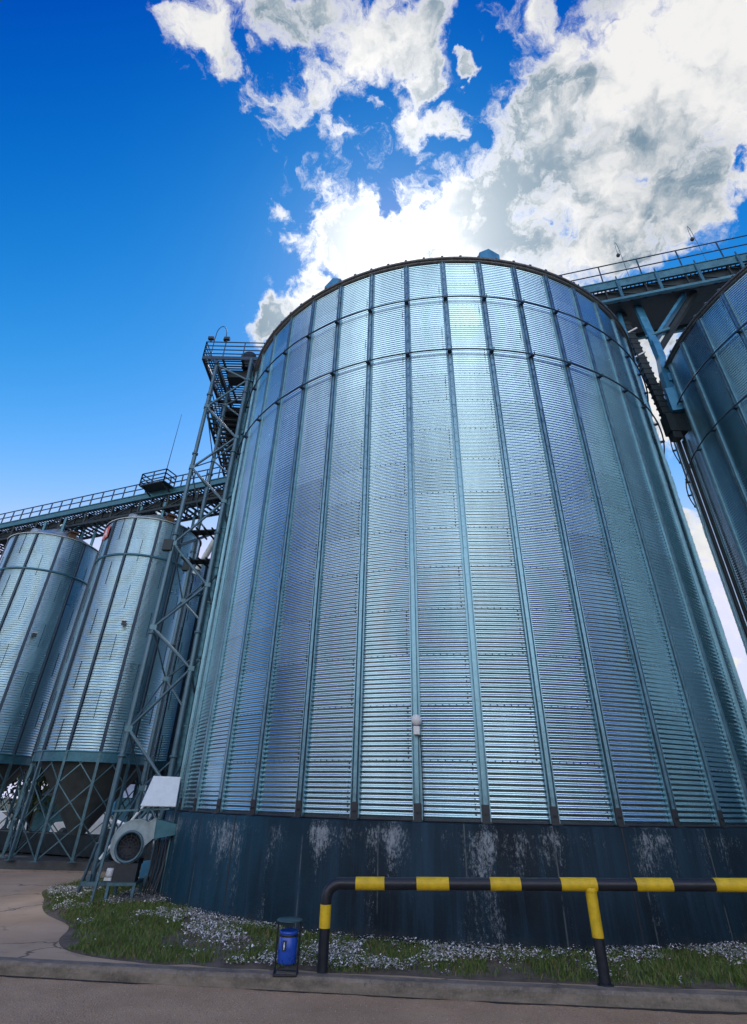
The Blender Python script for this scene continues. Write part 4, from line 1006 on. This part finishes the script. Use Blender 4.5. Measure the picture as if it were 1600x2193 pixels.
# weather cover over the blower
cv = thing('rain_cover', 'sloping white sheet cover on a thin frame above the blower', 'cover', (-4.3, 13.2, 0))
q4 = [np.array(p) for p in ((-4.55, 12.82, 1.604), (-3.905, 12.98, 1.60), (-4.13, 13.75, 2.13), (-4.70, 13.62, 2.13))]
q4 = [np.array(p) for p in ((-4.548, 12.817, 1.606), (-3.903, 13.028, 1.602), (-4.10, 13.66, 2.14), (-4.64, 13.49, 2.145))]
nn4 = np.cross(q4[1]-q4[0], q4[3]-q4[0]); nn4 /= np.linalg.norm(nn4)
b = MB(); b.add(q4+[p-nn4*.015 for p in q4], [(0, 1, 2, 3), (7, 6, 5, 4), (0, 4, 5, 1), (1, 5, 6, 2), (2, 6, 7, 3), (3, 7, 4, 0)]); b.build('sheet', m_white, cv)
b = MB(); b.bar(q4[0]-nn4*.03, q4[3]-nn4*.03, .03); b.bar(q4[1]-nn4*.03, q4[2]-nn4*.03, .03); b.bar((-5.17, 13.1, 1.50), (-4.02, 13.05, 1.56), .035)
b.bar(q4[0]-nn4*.03, (-4.62, 12.95, 1.5), .025)
for x_, y_ in ((-4.05, 13.6), (-4.6, 13.5)): b.bar((x_, y_, 0), (x_, y_, 2.1), .035)
b.build('frame', m_galv, cv)
# leaning steel frame and pole in front of the tower foot
fr = thing('leaning_frame', 'thin steel post and bright sloping pole between tower foot and blower', 'frame', (-5.2, 13.1, 0))
MB().bar((-5.16, 13.03, 0), (-5.13, 13.15, 1.46), .045).build('post', m_tube, fr)
MB().tube([(-5.62, 14.1, .62), (-4.86, 14.05, 1.66)], .032, 8).build('pole', m_white, fr)
MB().bar((-5.95, 14.2, .02), (-5.75, 14.1, .9), .05).build('strut', m_tube, fr)

# cables and conduits at the left edge of the centre silo
cb_ = thing('ladder', 'narrow steel ladder fixed to the left side of the centre silo', 'ladder', (-4.6, 15.5, ZB))
aL = math.radians(198); er = np.array((math.cos(aL), math.sin(aL), 0)); et = np.array((-er[1], er[0], 0)); c3 = np.array((C1[0], C1[1], 0))
for s in (-1, 1): MB().bar(c3+er*(R+.22)+et*s*.16+(0, 0, ZB), c3+er*(R+.22)+et*s*.16+(0, 0, ZT+.4), .03).build('stile', m_tube, cb_)
b = MB()
for zz in np.arange(ZB+.2, ZT+.3, .24): b.bar(c3+er*(R+.22)+et*.16+(0, 0, zz), c3+er*(R+.22)-et*.16+(0, 0, zz), .018)
for zz in np.arange(ZB+.2, ZT, 1.6): b.bar(c3+er*(R+.22)+et*.16+(0, 0, zz), c3+er*(R)+et*.16+(0, 0, zz), .02)
b.build('rungs', m_tube, cb_)

# ------------------------------------------------------------------ far background behind the hopper silos
def tree(x, y, h, w, seed, label, mat=m_leaf):
    r = np.random.default_rng(seed)
    t = thing('tree', label, 'tree', (x, y, 0), 'trees behind the hopper silos')
    tr = MB(); tr.tube([(x, y, -.05), (x+.1, y, h*.3), (x+.05, y, h*.75)], .2, 9, radii=[.24, .17, .05])
    for k in range(7):
        a_ = k*2.4; z_ = h*(.25+.07*k); tr.tube([(x+.08, y, z_), (x+math.cos(a_)*w*.3, y+math.sin(a_)*w*.3, z_+h*.12), (x+math.cos(a_)*w*.45, y+math.sin(a_)*w*.45, z_+h*.22)], .06, 6, radii=[.08, .05, .015])
    tr.build('trunk', m_bark, t)
    cl = r.normal(0, 1, (46, 3)); cl /= np.linalg.norm(cl, axis=1)[:, None]; cl *= (r.random(46)**.45)[:, None]*.85
    n = 14000; ci = r.integers(0, 46, n); p = cl[ci]+r.normal(0, .13, (n, 3))
    p = p*np.array((w*.62, w*.5, h*.44))+np.array((x, y, h*.46)); s = .07+.11*r.random(n)
    u = r.normal(0, 1, (n, 3)); u /= np.linalg.norm(u, axis=1)[:, None]; v = np.cross(u, r.normal(0, 1, (n, 3))); v /= np.linalg.norm(v, axis=1)[:, None]
    V = np.stack([p-u*s[:, None], p+v*s[:, None]*.6, p+u*s[:, None], p-v*s[:, None]*.6], 1)-np.array((x, y, 0))
    fast_mesh('crown', V, np.arange(n*4), np.full(n, 4), mat, parent=t)
for i, (x, y, h, w, lab) in enumerate(((-24, 34, 10, 8, 'dark broad tree behind the leftmost hopper silo legs'), (-19.5, 37, 10.5, 8, 'tall dark tree seen between the silo legs, second from the left'), (-15.6, 41, 10, 8, 'bushy tree behind the legs of the two front hopper silos'), (-12.2, 43, 8.5, 6.5, 'light green tree right behind the hopper cone gap'), (-9.9, 40, 9, 7, 'dark tree behind the silo with the red sign'), (-29, 41, 11, 9, 'far dark tree at the left edge of the frame'), (-16, 49, 13, 10, 'tallest dark tree in the far row'), (-6.5, 44, 9, 8, 'dark tree half hidden by the back hopper silo'))):
    tree(x, y, h, w, 50+i, lab)
def car(x, y, rz, label, mat):
    t = thing('parked_car', label, 'car', (x, y, 0), 'cars parked behind the hopper silos')
    c_, s_ = math.cos(rz), math.sin(rz)
    def T(p): return (x+p[0]*c_-p[1]*s_, y+p[0]*s_+p[1]*c_, p[2])
    L_, Wd = 3.2, 1.28; side = [(-1.6, .22), (-1.58, .52), (-1.45, .66), (-.95, .72), (-.5, 1.04), (.55, 1.07), (1.15, .74), (1.55, .62), (1.6, .3), (1.5, .2)]
    V = [T((u, -Wd/2*(.86 if z > .8 else 1), z)) for u, z in side]+[T((u, Wd/2*(.86 if z > .8 else 1), z)) for u, z in side]; m_ = len(side)
    MB().add(V, [tuple(range(m_)), tuple(range(2*m_-1, m_-1, -1))]+[(i, i+m_, (i+1) % m_+m_, (i+1) % m_) for i in range(m_)]).build('body', mat, t)
    b = MB()
    for s in (-1, 1):
        b.add([T((u, s*Wd/2*f, z)) for u, f, z in ((-.85, .985, .76), (.95, .985, .77), (.5, .875, 1.01), (-.48, .875, .99))], [(0, 1, 2, 3)])
    b.add([T((u, v, z)) for u, v, z in ((.60, -.5, 1.045), (.60, .5, 1.045), (1.12, .56, .765), (1.12, -.56, .765))], [(0, 1, 2, 3)])
    b.build('windows', m_motor, t)
    for u in (-1, 1):
        for s in (-1, 1): MB().lathe([(0, -.07), (.2, -.07), (.23, -.04), (.23, .04), (.2, .07), (0, .07)], T((u, s*Wd/2*.96, .23)), 18, axis=(-s_, c_, 0)).build('wheel', m_black, t)
car(-17.6, 30.0, .25, 'white car parked behind the slab, left of the legs', m_white)
car(-13.4, 31.5, .15, 'white car parked behind the middle of the slab', m_white)
car(-10.6, 32.5, -.2, 'silver-blue car parked behind the silo with the red sign', m_fan)
fld = MB().add([(-120, 33.5, .012), (-4, 33.5, .012), (20, 300, .012), (-200, 300, .012)], [(0, 1, 2, 3)]); struct(fld, 'grass_field', simple('rough_dark_grass', (.03, .045, .015), .95, 0, .5, 3))
wl = MB()
wl.box((-17, 42, .4), (40, .2, .8), rz=-.05); w_o = wl.build('boundary_wall', m_conc_d, origin=(-17, 42, 0)); setp(w_o, 'low dark boundary wall in front of the far trees', 'wall')
sd_ = thing('storage_shed', 'low dark teal shed with a white roof behind the silo legs', 'shed', (-15.6, 38, 0))
MB().box((-15.6, 38, .85), (6.5, 3, 1.7)).build('wall', m_girder, sd_)
MB().add([(-18.9, 36.4, 1.7), (-12.3, 36.4, 1.7), (-12.3, 39.6, 1.7), (-18.9, 39.6, 1.7), (-18.9, 38, 2.4), (-12.3, 38, 2.4)], [(0, 1, 5, 4), (2, 3, 4, 5), (0, 4, 3), (1, 2, 5)]).build('roof', m_white, sd_)
MB().box((-15, 36.48, .8), (1.2, .06, 1.5)).build('door', m_duct, sd_)

# ------------------------------------------------------------------ tree belt added behind and beside the viewer to darken the wall reflections
def unseen_tree_belt():
    r = np.random.default_rng(77); n = 60000
    az = np.radians(r.uniform(78, 292, n)); rad = 34+6*np.sin(az*7)+r.normal(0, 1.8, n)
    top = 7.2+1.6*np.sin(az*9+1)+1.1*np.sin(az*23)+.8*np.sin(az*51)
    z = top*(r.random(n)**.8); s = .28+.35*r.random(n)
    p = np.stack([rad*np.sin(az), rad*np.cos(az), z], 1)
    u = r.normal(0, 1, (n, 3)); u /= np.linalg.norm(u, axis=1)[:, None]; v = np.cross(u, r.normal(0, 1, (n, 3))); v /= np.linalg.norm(v, axis=1)[:, None]
    V = np.stack([p-u*s[:, None], p+v*s[:, None]*.6, p+u*s[:, None], p-v*s[:, None]*.6], 1)
    o = fast_mesh('unseen_tree_belt', V, np.arange(n*4), np.full(n, 4), m_leaf, kind='stuff')
    setp(o, 'added belt of dark trees out of view, reflected in the silo walls', 'unseen_tree_belt')
unseen_tree_belt()
